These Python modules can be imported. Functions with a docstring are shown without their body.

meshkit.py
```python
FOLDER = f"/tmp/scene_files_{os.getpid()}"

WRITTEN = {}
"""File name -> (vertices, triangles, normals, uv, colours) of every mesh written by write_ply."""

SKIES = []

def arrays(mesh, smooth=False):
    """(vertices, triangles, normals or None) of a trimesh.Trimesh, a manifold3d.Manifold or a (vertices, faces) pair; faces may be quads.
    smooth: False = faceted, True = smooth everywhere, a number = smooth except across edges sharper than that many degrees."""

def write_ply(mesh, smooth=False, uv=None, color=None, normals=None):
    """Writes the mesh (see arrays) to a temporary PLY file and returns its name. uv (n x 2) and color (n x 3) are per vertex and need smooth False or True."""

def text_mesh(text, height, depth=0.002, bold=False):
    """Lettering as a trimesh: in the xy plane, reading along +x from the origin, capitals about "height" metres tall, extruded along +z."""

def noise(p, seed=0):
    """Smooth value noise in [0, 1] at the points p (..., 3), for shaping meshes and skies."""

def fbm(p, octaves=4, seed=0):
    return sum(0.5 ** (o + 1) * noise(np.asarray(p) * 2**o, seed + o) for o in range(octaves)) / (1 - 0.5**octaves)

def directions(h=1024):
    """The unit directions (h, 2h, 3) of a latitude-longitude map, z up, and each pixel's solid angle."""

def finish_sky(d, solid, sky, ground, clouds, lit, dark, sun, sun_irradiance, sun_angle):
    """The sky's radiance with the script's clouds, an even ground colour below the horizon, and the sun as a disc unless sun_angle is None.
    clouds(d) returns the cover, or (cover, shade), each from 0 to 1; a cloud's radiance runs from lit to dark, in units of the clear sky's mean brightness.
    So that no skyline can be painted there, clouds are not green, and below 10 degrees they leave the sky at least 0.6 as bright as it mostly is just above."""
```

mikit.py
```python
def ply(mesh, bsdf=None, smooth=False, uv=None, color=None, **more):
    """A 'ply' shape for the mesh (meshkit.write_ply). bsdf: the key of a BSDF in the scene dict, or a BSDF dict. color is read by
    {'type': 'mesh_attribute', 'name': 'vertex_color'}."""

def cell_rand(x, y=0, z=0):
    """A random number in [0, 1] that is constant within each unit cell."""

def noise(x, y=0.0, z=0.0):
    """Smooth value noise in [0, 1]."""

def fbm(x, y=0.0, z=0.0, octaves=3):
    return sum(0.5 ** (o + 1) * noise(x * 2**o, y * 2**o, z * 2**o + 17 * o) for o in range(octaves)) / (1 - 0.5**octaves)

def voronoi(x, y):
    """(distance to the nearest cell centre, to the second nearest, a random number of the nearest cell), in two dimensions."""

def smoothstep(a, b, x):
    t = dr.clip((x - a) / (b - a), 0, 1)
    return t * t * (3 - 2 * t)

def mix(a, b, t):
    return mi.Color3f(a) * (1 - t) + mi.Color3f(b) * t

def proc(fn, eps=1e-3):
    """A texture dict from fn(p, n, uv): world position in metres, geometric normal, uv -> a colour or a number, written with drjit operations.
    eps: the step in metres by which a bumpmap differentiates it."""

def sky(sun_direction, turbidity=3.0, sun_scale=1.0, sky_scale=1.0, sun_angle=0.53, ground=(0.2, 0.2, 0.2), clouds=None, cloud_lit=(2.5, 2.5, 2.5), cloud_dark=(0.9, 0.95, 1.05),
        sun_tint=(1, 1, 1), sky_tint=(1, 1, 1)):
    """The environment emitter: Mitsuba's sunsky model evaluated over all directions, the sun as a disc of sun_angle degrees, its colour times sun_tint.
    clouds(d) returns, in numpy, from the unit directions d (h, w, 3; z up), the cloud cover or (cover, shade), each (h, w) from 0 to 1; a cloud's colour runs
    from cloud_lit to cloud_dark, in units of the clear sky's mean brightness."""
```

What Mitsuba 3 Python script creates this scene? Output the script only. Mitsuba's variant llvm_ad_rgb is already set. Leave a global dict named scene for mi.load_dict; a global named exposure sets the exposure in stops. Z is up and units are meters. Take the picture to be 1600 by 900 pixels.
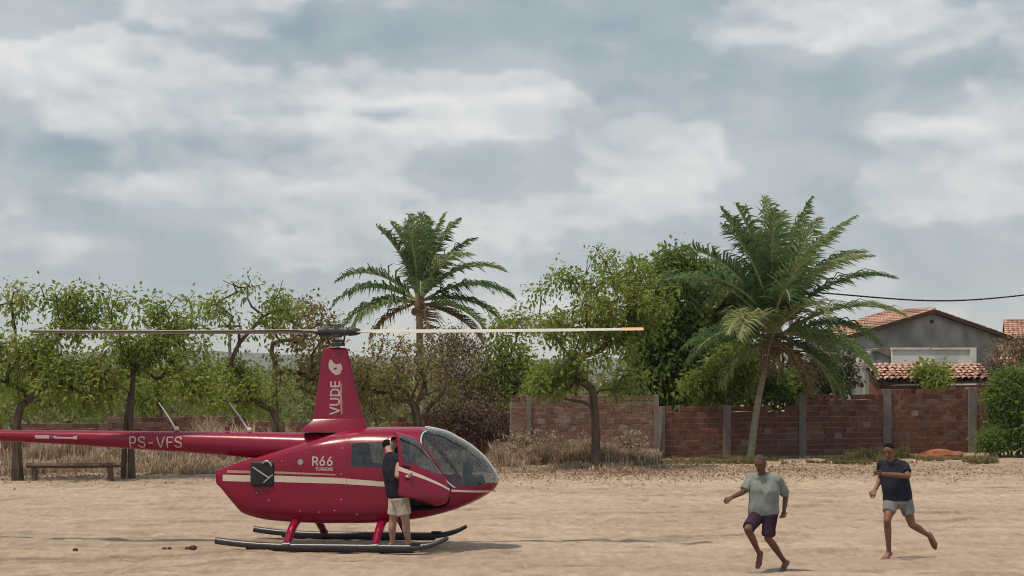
import math, random
import numpy as np, trimesh, mitsuba as mi, mikit, meshkit, drjit as dr
import manifold3d as m3
from shapely.geometry import Polygon
from mikit import proc, noise, fbm, voronoi, cell_rand, smoothstep, mix
T = mi.ScalarTransform4f
random.seed(7); rng = np.random.default_rng(11)

# ------------------------------------------------------------------ camera, sky, exposure
F, HOR, CAMZ = 2690.0, 593.0, 2.73          # focal length in photo pixels (1600 wide), horizon row, eye height
scene, labels = {}, {}
scene['camera'] = {'type': 'perspective', 'fov': math.degrees(2*math.atan(800/F)), 'fov_axis': 'x', 'near_clip': 0.1, 'far_clip': 20000.0,
    'principal_point_offset_y': (450-HOR)/900.0,
    'to_world': T().look_at([0, 0, CAMZ], [0, 10, CAMZ], [0, 0, 1])}
SUN = np.array([-0.34, -0.25, 1.0])


def clouds(d):
    """Broken layers of cumulus: bright lumps with lit tops over a blue-grey layer."""
    el = np.arcsin(np.clip(d[..., 2], -1, 1)); az = np.arctan2(d[..., 0], d[..., 1])
    u, v = az*F, el*F                            # 1 unit = one photo pixel
    q = np.stack([u/165, v/92, 0*u+3.1], -1)
    w1, w2 = meshkit.fbm(q*1.5+9.7, 5, 5)-.5, meshkit.fbm(q*1.5+31.7, 5, 8)-.5
    low = meshkit.fbm(q*np.array([.3, .5, 1])+5.5, 3, 12)-.5
    q = q+np.stack([w1*.5, w2*.5, 0*w1], -1)
    bil = lambda o: sum(.52**k*(1-np.abs(2*meshkit.noise((q+o)*2.0**k+3.7*k, 30+k)-1)) for k in range(6))/2.04
    a, b = bil(np.zeros(3)), bil(np.array([.03, .16, 0]))      # billows; the same field a little higher: tops are lit
    step = lambda x: np.clip(x, 0, 1)**2*(3-2*np.clip(x, 0, 1))

    def blob(x, y, rx, ry, k):
        r = ((u+w1*150-(x-800))/rx)**2+((v+w2*80-(HOR-y))/ry)**2
        return k*np.exp(-r**1.5)
    B = blob(690, 178, 215, 62, 1)+blob(110, 112, 120, 40, 1)+blob(1240, 55, 200, 40, .7)+blob(430, 375, 160, 45, .55)+blob(265, 300, 85, 28, .6)
    B += blob(1120, 265, 250, 35, .55)+blob(1480, 330, 160, 50, .5)+blob(1060, 150, 110, 35, .4)+blob(1530, 205, 130, 40, .5)+blob(960, 330, 200, 30, .35)
    B -= blob(440, 70, 240, 60, .7)+blob(1040, 120, 190, 35, .4)+blob(290, 248, 300, 28, .6)+blob(1560, 18, 110, 30, .8)+blob(585, 190, 45, 18, 1.3)+blob(980, 240, 170, 28, .4)
    m = step((meshkit.fbm(q*np.array([.7, .8, 1])+2.2, 6, 41)+.17*B-.485)/.055)          # the bright lumps, crisp edged
    dk = step((meshkit.fbm(q*np.array([.8, 1.3, 1])+12.2, 6, 47)-.04*B-.50)/.06)        # low grey scud before them
    light = .27+.38*low+.13*B+m*(.17+.5*np.clip(b-a+.05, -.15, .3))-.10*dk*(.5+m*.6)+.22*(a-.6)+.25*np.clip(b-a, -.2, .2)
    light = .37+(.75+.5*np.clip(v/330, 0, 1))*(light-.37)+.07*np.exp(-np.maximum(v, 0)/80)
    return np.ones_like(light), 1-np.clip(light, 0, 1)


scene['sky'] = mikit.sky(SUN.tolist(), turbidity=3, sun_scale=0.68, sun_angle=2.2, clouds=clouds, cloud_lit=(3.15, 3.1, 3.1), cloud_dark=(.93, 1.26, 1.49), ground=(.3, .24, .18))
exposure = 1.5

# ------------------------------------------------------------------ helpers
Man = m3.Manifold


def number(base):
    k, i = base, 0
    while k in scene or k in labels or k in used:
        i += 1; k = f'{base}_{i:03d}'
    used.add(k); return k


used = set()


def thing(name, label, cat, group=None, kind=None):
    k = number(name); labels[k] = {'label': label, 'category': cat}
    if group: labels[k]['group'] = group
    if kind: labels[k]['kind'] = kind
    return k


def part(name, mesh, bsdf, parent=None, smooth=False, label=None, kind=None, **kw):
    k = number(f'{parent}__{name}' if parent else name)
    scene[k] = mikit.ply(mesh, bsdf, smooth=smooth, **kw)
    if label or kind:
        labels[k] = {}
        if label: labels[k]['label'] = label
        if kind: labels[k]['kind'] = kind
    return k


def struct(name, mesh, bsdf, smooth=False, **kw):
    k = part(name, mesh, bsdf, None, smooth, kind='structure', **kw); return k


def whole(name, mesh, bsdf, label, cat, group=None, smooth=False, kind=None, **kw):
    k = part(name, mesh, bsdf, None, smooth, **kw)
    labels[k] = {'label': label, 'category': cat}
    if group: labels[k]['group'] = group
    if kind: labels[k]['kind'] = kind
    return k


def P(px, py, d):                                # the point at distance d that the photograph shows at (px, py)
    return np.array([(px-800)/F*d, d, CAMZ+(HOR-py)/F*d])


def G(px, d):                                    # ground point
    return np.array([(px-800)/F*d, d, 0.0])


def tm(man):                                     # manifold -> (v, f)
    m = man.to_mesh(); return np.asarray(m.vert_properties)[:, :3].astype(float), np.asarray(m.tri_verts).astype(int)


def man(v, f):
    r = Man(m3.Mesh(np.ascontiguousarray(v, np.float32), np.ascontiguousarray(f, np.uint32)))
    if r.volume() < 0: r = Man(m3.Mesh(np.ascontiguousarray(v, np.float32), np.ascontiguousarray(np.asarray(f)[:, ::-1], np.uint32)))
    return r


def cat(ms):
    V, Fs, n = [], [], 0
    for v, f in ms:
        V.append(np.asarray(v, float)); Fs.append(np.asarray(f, int)+n); n += len(v)
    return np.vstack(V), np.vstack(Fs)


CV = np.array([[x, y, z] for x in (-.5, .5) for y in (-.5, .5) for z in (-.5, .5)], float)
CF = np.array([[0, 1, 3], [0, 3, 2], [4, 6, 7], [4, 7, 5], [0, 4, 5], [0, 5, 1], [2, 3, 7], [2, 7, 6], [0, 2, 6], [0, 6, 4], [1, 5, 7], [1, 7, 3]])


def box(c, s, rz=0.0):
    v = CV*np.asarray(s, float); c_, s_ = math.cos(rz), math.sin(rz)
    return np.stack([v[:, 0]*c_-v[:, 1]*s_, v[:, 0]*s_+v[:, 1]*c_, v[:, 2]], 1)+np.asarray(c, float), CF


def rbox(c, s, r=.02, rz=0.0):                   # rounded box
    s = np.asarray(s, float)
    m = Man.batch_hull([Man.sphere(r, 12).translate(tuple((CV[i]*(s-2*r)*1.0).tolist())) for i in range(8)]).rotate((0, 0, math.degrees(rz))).translate(tuple(np.asarray(c, float).tolist()))
    return tm(m)


def tubes(P0, P1, R0, R1, sides=6):
    P0, P1 = np.asarray(P0, float), np.asarray(P1, float); R0 = np.broadcast_to(R0, len(P0)); R1 = np.broadcast_to(R1, len(P0))
    d = P1-P0; d /= np.maximum(np.linalg.norm(d, axis=1, keepdims=True), 1e-9)
    a = np.cross(d, np.where(np.abs(d[:, 2:3]) < .9, [0, 0, 1.], [1., 0, 0])); a /= np.linalg.norm(a, axis=1, keepdims=True); b = np.cross(d, a)
    t = np.arange(sides)*2*np.pi/sides
    ring = a[:, None]*np.cos(t)[None, :, None]+b[:, None]*np.sin(t)[None, :, None]
    v = np.concatenate([P0[:, None]+ring*R0[:, None, None], P1[:, None]+ring*R1[:, None, None]], 1)
    i = np.arange(sides); j = (i+1) % sides
    f = np.vstack([np.stack([i, j, j+sides], 1), np.stack([i, j+sides, i+sides], 1)])
    return v.reshape(-1, 3), (f[None]+(np.arange(len(P0))*2*sides)[:, None, None]).reshape(-1, 3)


def path_tube(pts, radii, sides=10):              # one continuous tube with closed ends
    pts = np.asarray(pts, float); n = len(pts); radii = np.broadcast_to(radii, n)
    d = np.gradient(pts, axis=0); d /= np.linalg.norm(d, axis=1, keepdims=True)
    ref = np.array([0, 0, 1.]) if abs(d[:, 2]).mean() < .8 else np.array([0, 1., 0])
    a = np.cross(d, ref); a /= np.linalg.norm(a, axis=1, keepdims=True); b = np.cross(d, a)
    t = np.arange(sides)*2*np.pi/sides
    v = (pts[:, None]+(a[:, None]*np.cos(t)[None, :, None]+b[:, None]*np.sin(t)[None, :, None])*radii[:, None, None]).reshape(-1, 3)
    f = []
    for k in range(n-1):
        for i in range(sides):
            j = (i+1) % sides; f += [[k*sides+i, k*sides+j, k*sides+j+sides], [k*sides+i, k*sides+j+sides, k*sides+i+sides]]
    v = np.vstack([v, pts[0], pts[-1]])
    for i in range(sides):
        j = (i+1) % sides; f += [[j, i, n*sides], [(n-1)*sides+i, (n-1)*sides+j, n*sides+1]]
    return v, np.array(f)


def curve(pts, n=24):                             # smooth curve through points
    from scipy.interpolate import CubicSpline
    pts = np.asarray(pts, float); t = np.r_[0, np.cumsum(np.linalg.norm(np.diff(pts, axis=0), axis=1))]
    return CubicSpline(t, pts)(np.linspace(0, t[-1], n)) if len(pts) > 2 else np.linspace(pts[0], pts[1], n)


# ------------------------------------------------------------------ materials
def rgb(*c): return {'type': 'rgb', 'value': list(c)}
def mat(name, base, rough=.8, spec=.3, two=True, bump=None, **kw):
    b = {'type': 'principled', 'base_color': base if isinstance(base, dict) else rgb(*base), 'roughness': rough, 'specular': spec, **kw}
    if bump: b = {'type': 'bumpmap', 'tex': bump[0], 'scale': bump[1], 'bsdf': b}
    scene[name] = {'type': 'twosided', 'bsdf': b} if two else b
    return name


def sand_col(p, n, uv):
    big = fbm(p.x*.22, p.y*.35, 1.0, 3); streak = fbm(p.x*.5+p.y*.12, p.y*2.6, 4.0, 4); fine = fbm(p.x*10, p.y*3.6, 2.0, 4); sp = noise(p.x*38, p.y*30, 5)
    c = mix((.25, .193, .147), (.312, .248, .194), smoothstep(.3, .7, big*.5+streak*.5))
    c = mix(c, mi.Color3f(.20, .145, .105), .5*smoothstep(.56, .74, streak)*smoothstep(.35, .6, fine))
    c = c*(.77+.46*fine)
    c = mix(c, mi.Color3f(.15, .10, .07), .75*smoothstep(.86, .95, sp))
    far = smoothstep(45.0, 53.0, p.y+4*(fbm(p.x*.5, p.y*.5, 9.0, 3)-.5))
    c = mix(c, mix((.13, .095, .07), (.31, .235, .17), fbm(p.x*1.7, p.y*1.7, 3.0, 4)), far*.8)  # strip under the trees: litter tone, darkened further to paint in tree shade
    return mix(c, mix((.13, .125, .06), (.27, .22, .13), fbm(p.x*.3, p.y*.3, 3.0, 4)), smoothstep(62.0, 66.0, p.y))


mat('m_sand', proc(sand_col), .95, .1)
mat('m_hill', proc(lambda p, n, uv: mix((.03, .045, .03), (.07, .075, .05), fbm(p.x*.01, p.y*.01, p.z*.03, 4))), 1, 0)
mat('m_bark', proc(lambda p, n, uv: mix((.05, .035, .027), (.15, .11, .085), fbm(p.x*9, p.y*9, p.z*3, 3))), .95, .1)
mat('m_bark_light', proc(lambda p, n, uv: mix((.13, .095, .07), (.27, .21, .16), fbm(p.x*9, p.y*9, p.z*3, 3))), .95, .1)
mat('m_palm_trunk', proc(lambda p, n, uv: mix((.20, .18, .13), (.38, .34, .25), fbm(p.x*3, p.y*3, p.z*9, 3))), .95, .1)
mat('m_palm_stem', (.33, .34, .15), .6, .4)
mat('m_palm_dry', proc(lambda p, n, uv: mix((.16, .10, .06), (.36, .26, .16), fbm(p.x*5, p.y*5, p.z*5, 3))), .9, .1)
for nm, dt in (('m_leaf', 1.2), ('m_palm_leaf', 1.0), ('m_dry', .5)):
    scene[nm] = {'type': 'principledthin', 'base_color': {'type': 'mesh_attribute', 'name': 'vertex_color'}, 'roughness': .5 if nm != 'm_dry' else .9, 'diff_trans': dt, 'spec_trans': 0.0}


def brick_col(a, b, wash, k):
    def fn(p, n, uv):
        c = mix(a, b, fbm(p.x*3.3+k*7, p.y*3+k, p.z*3.3, 3))
        c = c*(.75+.5*fbm(p.x*14, p.y*14, p.z*14, 2))
        return mix(c, mi.Color3f(.26, .225, .20), wash*smoothstep(.48, .68, fbm(p.x*1.1+k, p.y, p.z*1.5, 4)))
    return proc(fn)


for k, (a, b) in enumerate((((.13, .054, .042), (.20, .088, .066)), ((.112, .046, .037), (.18, .077, .059)), ((.15, .066, .05), (.22, .104, .078)), ((.088, .042, .035), (.15, .071, .057)))):
    mat(f'm_brick_{k}', brick_col(a, b, .25, k), .95, .1)
    mat(f'm_pale_brick_{k}', brick_col((a[0]*1.1+.015, a[1]*1.2+.02, a[2]*1.2+.018), (b[0]*1.1+.015, b[1]*1.2+.025, b[2]*1.2+.02), .85, k), .95, .1)
mat('m_mortar', proc(lambda p, n, uv: mix((.17, .12, .10), (.33, .26, .22), fbm(p.x*4, p.y*4, p.z*4, 3))), .95, .1)
mat('m_pale_mortar', proc(lambda p, n, uv: mix((.22, .155, .13), (.33, .26, .225), fbm(p.x*3, p.y*3, p.z*3, 4))), .95, .1)
mat('m_concrete', proc(lambda p, n, uv: mix((.12, .10, .09), (.24, .215, .195), fbm(p.x*4, p.y*4, p.z*2.5, 4))), .9, .2)
mat('m_render_grey', proc(lambda p, n, uv: mix((.19, .19, .19), (.33, .325, .315), smoothstep(.28, .7, fbm(p.x*1.3, p.y*1.3, p.z*.8, 5)))), .9, .2)
mat('m_white_wall', proc(lambda p, n, uv: mix((.48, .48, .48), (.66, .655, .645), smoothstep(.3, .62, fbm(p.x*2.2, p.y*2, p.z*.9, 4)))), .9, .2)
mat('m_tile', proc(lambda p, n, uv: mix(mix((.40, .215, .16), (.54, .33, .255), cell_rand(p.x*4.3, p.y*2.6, p.z*2)), mi.Color3f(.17, .11, .09), .75*smoothstep(.46, .66, fbm(p.x*1.2, p.y*1.2, p.z*2, 4)))), .9, .2)
mat('m_tile_old', proc(lambda p, n, uv: mix(mix((.09, .055, .045), (.16, .095, .075), cell_rand(p.x*4.3, p.y*2.6, p.z*2)), mi.Color3f(.10, .07, .06), .6*smoothstep(.45, .7, fbm(p.x*1.2, p.y*1.2, p.z*2, 4)))), .95, .1)
mat('m_wood_dark', (.07, .045, .035), .85, .2)
mat('m_bench', proc(lambda p, n, uv: mix((.08, .05, .04), (.19, .13, .10), fbm(p.x*2, p.y*20, p.z*25, 3))), .9, .15)
mat('m_red_earth', proc(lambda p, n, uv: mix((.20, .07, .04), (.34, .14, .08), fbm(p.x*6, p.y*6, p.z*6, 4))), .95, .1)
mat('m_stone', proc(lambda p, n, uv: mix((.04, .032, .028), (.13, .10, .08), fbm(p.x*22, p.y*22, p.z*22, 3))), .95, .1)
mat('m_metal_dark', (.035, .036, .04), .45, .5)
mat('m_cable', (.03, .03, .03), .6, .4)

# helicopter
mat('m_red_paint', proc(lambda p, n, uv: mix((.195, .001, .025), (.23, .003, .032), fbm(p.x*2, p.y*2, p.z*2, 3))), .22, .25, clearcoat=.7, clearcoat_gloss=.95)
mat('m_white_paint', (.55, .47, .40), .4, .5, clearcoat=.6)
mat('m_letter', (.46, .37, .35), .5, .4)
mat('m_gold', (.36, .24, .18), .5, .4)
mat('m_decal_blue', (.10, .07, .24), .5, .4)
mat('m_black_rubber', (.018, .018, .02), .55, .4)
mat('m_skid_metal', (.05, .052, .058), .35, .6, metallic=.3)
mat('m_blade', proc(lambda p, n, uv: mix((.10, .105, .11), (.46, .43, .37), smoothstep(-.25, .15, n.z))), .35, .5)  # underside shade put into the colour: darker where the normal points down
mat('m_blade_tip', (.62, .36, .12), .4, .5)
mat('m_steel', (.45, .45, .46), .35, .5, metallic=.8)
mat('m_interior', (.055, .055, .06), .9, .2)
mat('m_seat', (.04, .04, .05), .8, .3)
mat('m_frame_grey', (.52, .50, .50), .4, .5)
scene['m_glass'] = {'type': 'thindielectric', 'int_ior': 1.5, 'specular_transmittance': rgb(.54, .60, .64)}
# people
mat('m_skin_brown', proc(lambda p, n, uv: mix((.105, .042, .026), (.165, .073, .047), fbm(p.x*12, p.y*12, p.z*12, 2))), .5, .4)
mat('m_skin_mid', proc(lambda p, n, uv: mix((.16, .068, .044), (.24, .112, .076), fbm(p.x*12, p.y*12, p.z*12, 2))), .5, .4)
mat('m_skin_pale', proc(lambda p, n, uv: mix((.34, .20, .15), (.42, .26, .20), fbm(p.x*12, p.y*12, p.z*12, 2))), .5, .4)
mat('m_hair', (.012, .010, .009), 1.0, .05)
mat('m_hair_grey', (.075, .068, .065), 1.0, .05)
mat('m_lips', (.10, .035, .03), .6, .3)
mat('m_eye', (.02, .015, .012), .2, .5)
cloth = lambda a, b: proc(lambda p, n, uv: mix(a, b, fbm(p.x*11, p.y*11, p.z*7, 3)))
mat('m_shirt_grey', cloth((.15, .18, .17), (.27, .30, .285)), .95, .1, sheen=.3)
mat('m_shirt_navy', cloth((.016, .017, .026), (.034, .036, .052)), .95, .1, sheen=.3)
mat('m_shirt_black', cloth((.014, .014, .02), (.03, .03, .042)), .95, .1)
mat('m_shorts_plum', cloth((.03, .018, .035), (.06, .035, .06)), .9, .1)
mat('m_shorts_grey', cloth((.15, .145, .15), (.25, .24, .245)), .9, .1)
mat('m_shorts_beige', cloth((.42, .36, .30), (.55, .49, .42)), .9, .1)
mat('m_sandal_red', (.22, .035, .035), .7, .3)
mat('m_sandal_dark', (.05, .03, .025), .7, .3)

# ------------------------------------------------------------------ ground, hills
RUTS = [((-9.5, 25.05), (-4.0, 27.0), .10, .10), ((-7.4, 23.1), (-3.7, 26.0), .09, .09), ((-4.0, 27.0), (.2, 27.6), .05, .02), ((1.0, 29.1), (4.2, 30.2), .08, .08),
        ((.5, 35.2), (5.5, 35.9), .1, .03), ((-12, 38.5), (-7, 39.3), .12, .03), ((2.2, 40.5), (14, 42.5), .14, .07), ((7.0, 33.2), (13, 34.4), .08, .05), ((2.2, 41.7), (14, 43.7), .14, .06), ((-3, 26.2), (8, 24.0), .06, .03), ((-14, 33.0), (-9.0, 33.6), .08, .02)]


def ground_h(x, y):
    p = np.stack([x*.45, y*1.3, 0*x+1.7], -1)
    h = (meshkit.fbm(p, 4, 3)-.5)*.10+(meshkit.fbm(np.stack([x*2.6, y*1.7, 0*x], -1), 3, 4)-.5)*.055
    dent = meshkit.noise(np.stack([x*2.3, y*1.5, 0*x+4], -1), 15); h = h-.05*np.clip((dent-.72)/.18, 0, 1)+.02*np.clip((dent-.6)/.1, 0, 1)*np.clip((.72-dent)/.1, 0, 1)
    for (x0, y0), (x1, y1), w, dpt in RUTS:
        t = np.clip(((x-x0)*(x1-x0)+(y-y0)*(y1-y0))/((x1-x0)**2+(y1-y0)**2), 0, 1)
        wob = (meshkit.noise(np.stack([x*1.1, y*.2, 0*x+x0], -1), 6)-.5)*.22
        dd = np.hypot(x-x0-t*(x1-x0), y-y0-t*(y1-y0)+wob)/w
        brk = .45+.55*meshkit.noise(np.stack([x*1.7, y*1.7, 0*x], -1), 9)
        h += dpt*brk*(-np.exp(-dd**2)+.55*np.exp(-(dd-1.9)**2))
    near = np.clip((y-10)/5, 0, 1)*np.clip((62-y)/6, 0, 1)
    return h*near-.012


xs = np.unique(np.r_[np.linspace(-6000, -40, 18), np.linspace(-40, -17, 24), np.arange(-17, 18, .13), np.linspace(18, 40, 24), np.linspace(40, 6000, 18)])
ys = np.unique(np.r_[np.linspace(-300, 15, 12), np.linspace(15, 23, 24), np.arange(23, 38, .075), np.arange(38, 62, .16), np.linspace(62, 120, 20), np.linspace(120, 7000, 16)])
X, Y = np.meshgrid(xs, ys); Z = ground_h(X, Y)
idx = np.arange(X.size).reshape(X.shape)
gf = np.stack([idx[:-1, :-1].ravel(), idx[:-1, 1:].ravel(), idx[1:, 1:].ravel(), idx[1:, :-1].ravel()], 1)
struct('ground', (np.stack([X.ravel(), Y.ravel(), Z.ravel()], 1), gf), 'm_sand', smooth=True)


def hill(name, y0, x0, x1, h, seed):
    n, mth = 90, 14
    u = np.linspace(0, 1, n); s = np.linspace(0, 1, mth)
    U, S = np.meshgrid(u, s)
    prof = h*(.45+.75*meshkit.fbm(np.stack([U*5, 0*U+seed, 0*U], -1), 4, seed))*np.sin(np.pi*np.clip(U, .01, .99))**.5
    z = prof*np.sin(np.pi*S/2*1.0)*(.85+.3*meshkit.fbm(np.stack([U*25, S*4, 0*U], -1), 4, seed+3))-1
    x = x0+(x1-x0)*U; y = y0+S*h*9
    i = np.arange(x.size).reshape(x.shape)
    struct(name, (np.stack([x.ravel(), y.ravel(), z.ravel()], 1), np.stack([i[:-1, :-1].ravel(), i[:-1, 1:].ravel(), i[1:, 1:].ravel(), i[1:, :-1].ravel()], 1)), 'm_hill', smooth=True)


hill('hill', 3400, -3000, 900, 88, 3)
hill('hill', 4300, -1500, 4200, 92, 8)

# ------------------------------------------------------------------ brick walls
BL, BH, BD = .30, .20, .15
brick_mesh = tm(Man.hull(Man.cube((BL-.022, BD, BH-.034), True)+Man.cube((BL-.034, BD-.012, BH-.022), True)))
brick_ply = {}
NB = {}


def brick_wall(key, A, B, sections, pal, mortar, gap=.05, pillars=(), flush=.011, budget=300):
    """Courses of hollow blocks between A and B (plan). sections: (t0, t1, courses)."""
    A, B = np.asarray(A, float), np.asarray(B, float); L = np.linalg.norm(B-A); e = (B-A)/L; ang = math.atan2(e[1], e[0])
    spots = []
    for t0, t1, nc in sections:
        s0, s1 = t0*L, t1*L
        c = A+e*(s0+s1)/2
        hh = (nc-1)*BH-.02
        part('mortar_core', box((c[0], c[1], hh/2-.05), (s1-s0, BD-2*flush, hh+.1), ang), mortar, key)
        for r in range(nc):
            n = int((s1-s0)/BL); off = (.5 if r % 2 else 0)*BL
            for i in range(-1, n+1):
                a, b = max(s0, s0+i*BL+off), min(s1, s0+(i+1)*BL+off)
                if b-a < .09: continue
                if r == nc-1 and random.random() < gap*2.2: continue
                if random.random() < gap*.3: continue
                spots.append((r, (a+b)/2, (b-a)/BL))
    spots.sort(key=lambda s: -s[0])
    stuff = []
    for j, (r, s, sc) in enumerate(spots):
        c = A+e*s; z = r*BH+BH/2-.01+random.uniform(-.006, .006)
        out = random.uniform(-.006, .022)
        M = T().translate([c[0]+e[1]*out, c[1]-e[0]*out, z]).rotate([0, 0, 1], math.degrees(ang)+random.uniform(-1.2, 1.2)).rotate([0, 1, 0], random.uniform(-1, 1)).scale([sc, 1, 1])
        v = random.choice((0, 0, 1, 1, 2, 3))
        bs = pal+str(v)
        if j < budget:
            k = number(f'{key}__brick')
            if bs not in brick_ply: brick_ply[bs] = mikit.ply(brick_mesh, bs)
            scene[k] = {**brick_ply[bs], 'to_world': M}
        else:
            Mn = np.array(M.matrix); stuff.append((brick_mesh[0]@Mn[:3, :3].T+Mn[:3, 3], brick_mesh[1]))
    if stuff: part('lower_bricks', cat(stuff), pal+'1', key, kind='stuff')
    for t, w, h in pillars:
        c = A+e*t*L
        v, f = box((c[0], c[1]-.02, h/2-.05), (w, BD+.09, h+.1), ang)
        part('pillar', rbox((c[0], c[1]-.02, h/2-.05), (w, BD+.09, h+.1), .012, ang), 'm_concrete', key)


WA, WB = G(1026, 60.0)[:2], G(1556, 65.0)[:2]


def tw(px, A=None, B=None):                      # parameter along a wall seen at pixel px
    A = WA if A is None else A; B = WB if B is None else B; u = (px-800)/F
    return (u*A[1]-A[0])/((B[0]-A[0])-u*(B[1]-A[1]))


bw = thing('brick_wall', 'dark red hollow brick boundary wall with grey concrete pillars, on the right below the tiled roofs', 'brick wall')
ps = [1036, 1134, 1252, 1384, 1517]
tp = [tw(p) for p in ps]
hs = [9, 9, 11, 12, 12]
brick_wall(bw, WA, WB, [(tp[i], (tp+[1.0])[i+1], hs[i]) for i in range(5)], 'm_brick_', 'm_mortar', pillars=[(tp[0]-.003, .12, 1.79), (tp[1], .30, 1.82), (tp[2], .30, 2.18), (tp[3], .34, 2.38), (tp[4], .36, 2.44)])
bw2 = thing('brick_wall', 'paler pinkish brick wall with cement smears behind the single dark trunked tree', 'brick wall')
A2, B2 = G(798, 58.9)[:2], G(1025, 59.6)[:2]
brick_wall(bw2, A2, B2, [(0, 1.0, 11)], 'm_pale_brick_', 'm_pale_mortar', gap=.02, flush=.006, pillars=[(tw(826, A2, B2), .16, 2.2), (1.0, .16, 2.2)])
bw3 = thing('brick_wall', 'low dark brown brick wall half hidden by dry brush behind the helicopter nose', 'brick wall')
brick_wall(bw3, G(610, 62.0)[:2], G(796, 60.5)[:2], [(0, .45, 7), (.45, 1.0, 8)], 'm_brick_', 'm_mortar', gap=.05)
bw4 = thing('brick_wall', 'long low reddish brick wall behind the left trees, seen above the tail boom', 'brick wall')
brick_wall(bw4, G(-60, 60.0)[:2], G(560, 64.0)[:2], [(0, .33, 6), (.33, .7, 7), (.7, 1.0, 6)], 'm_brick_', 'm_mortar', gap=.05)

# ------------------------------------------------------------------ houses


def tile_field(O, U, V, nu, nv, amp=.045, lap=.03, ragged=0.0, seed=1):
    """Barrel tiles: columns across U, rows down V (from O)."""
    r = np.random.default_rng(seed); O, U, V = (np.asarray(a, float) for a in (O, U, V)); N = np.cross(U, V); N /= np.linalg.norm(N)
    if N[2] < 0: N = -N
    lu, lv = U/nu, V/nv; ms = []
    t = np.linspace(0, np.pi, 6)
    for i in range(nu):
        for j in range(nv):
            jit = r.normal(0, 1, 3)*ragged
            w = .98 if (i % 2 == 0) else .98
            c0 = O+lu*(i+.5+jit[0]*.3)+lv*(j-.04)+N*(.02+jit[2]*.03); c1 = c0+lv*1.12+N*lap+lu*jit[1]*.2
            prof = [(math.cos(a)*.5*w, math.sin(a)) for a in t]
            v = [c0+lu*a*.9+N*(b*amp) for a, b in prof]+[c1+lu*a*1.06+N*(b*amp*1.1) for a, b in prof]
            f = []
            for k in range(5): f += [[k, k+1, k+7], [k, k+7, k+6]]
            ms.append((np.array(v), np.array(f)))
    return cat(ms)


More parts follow.
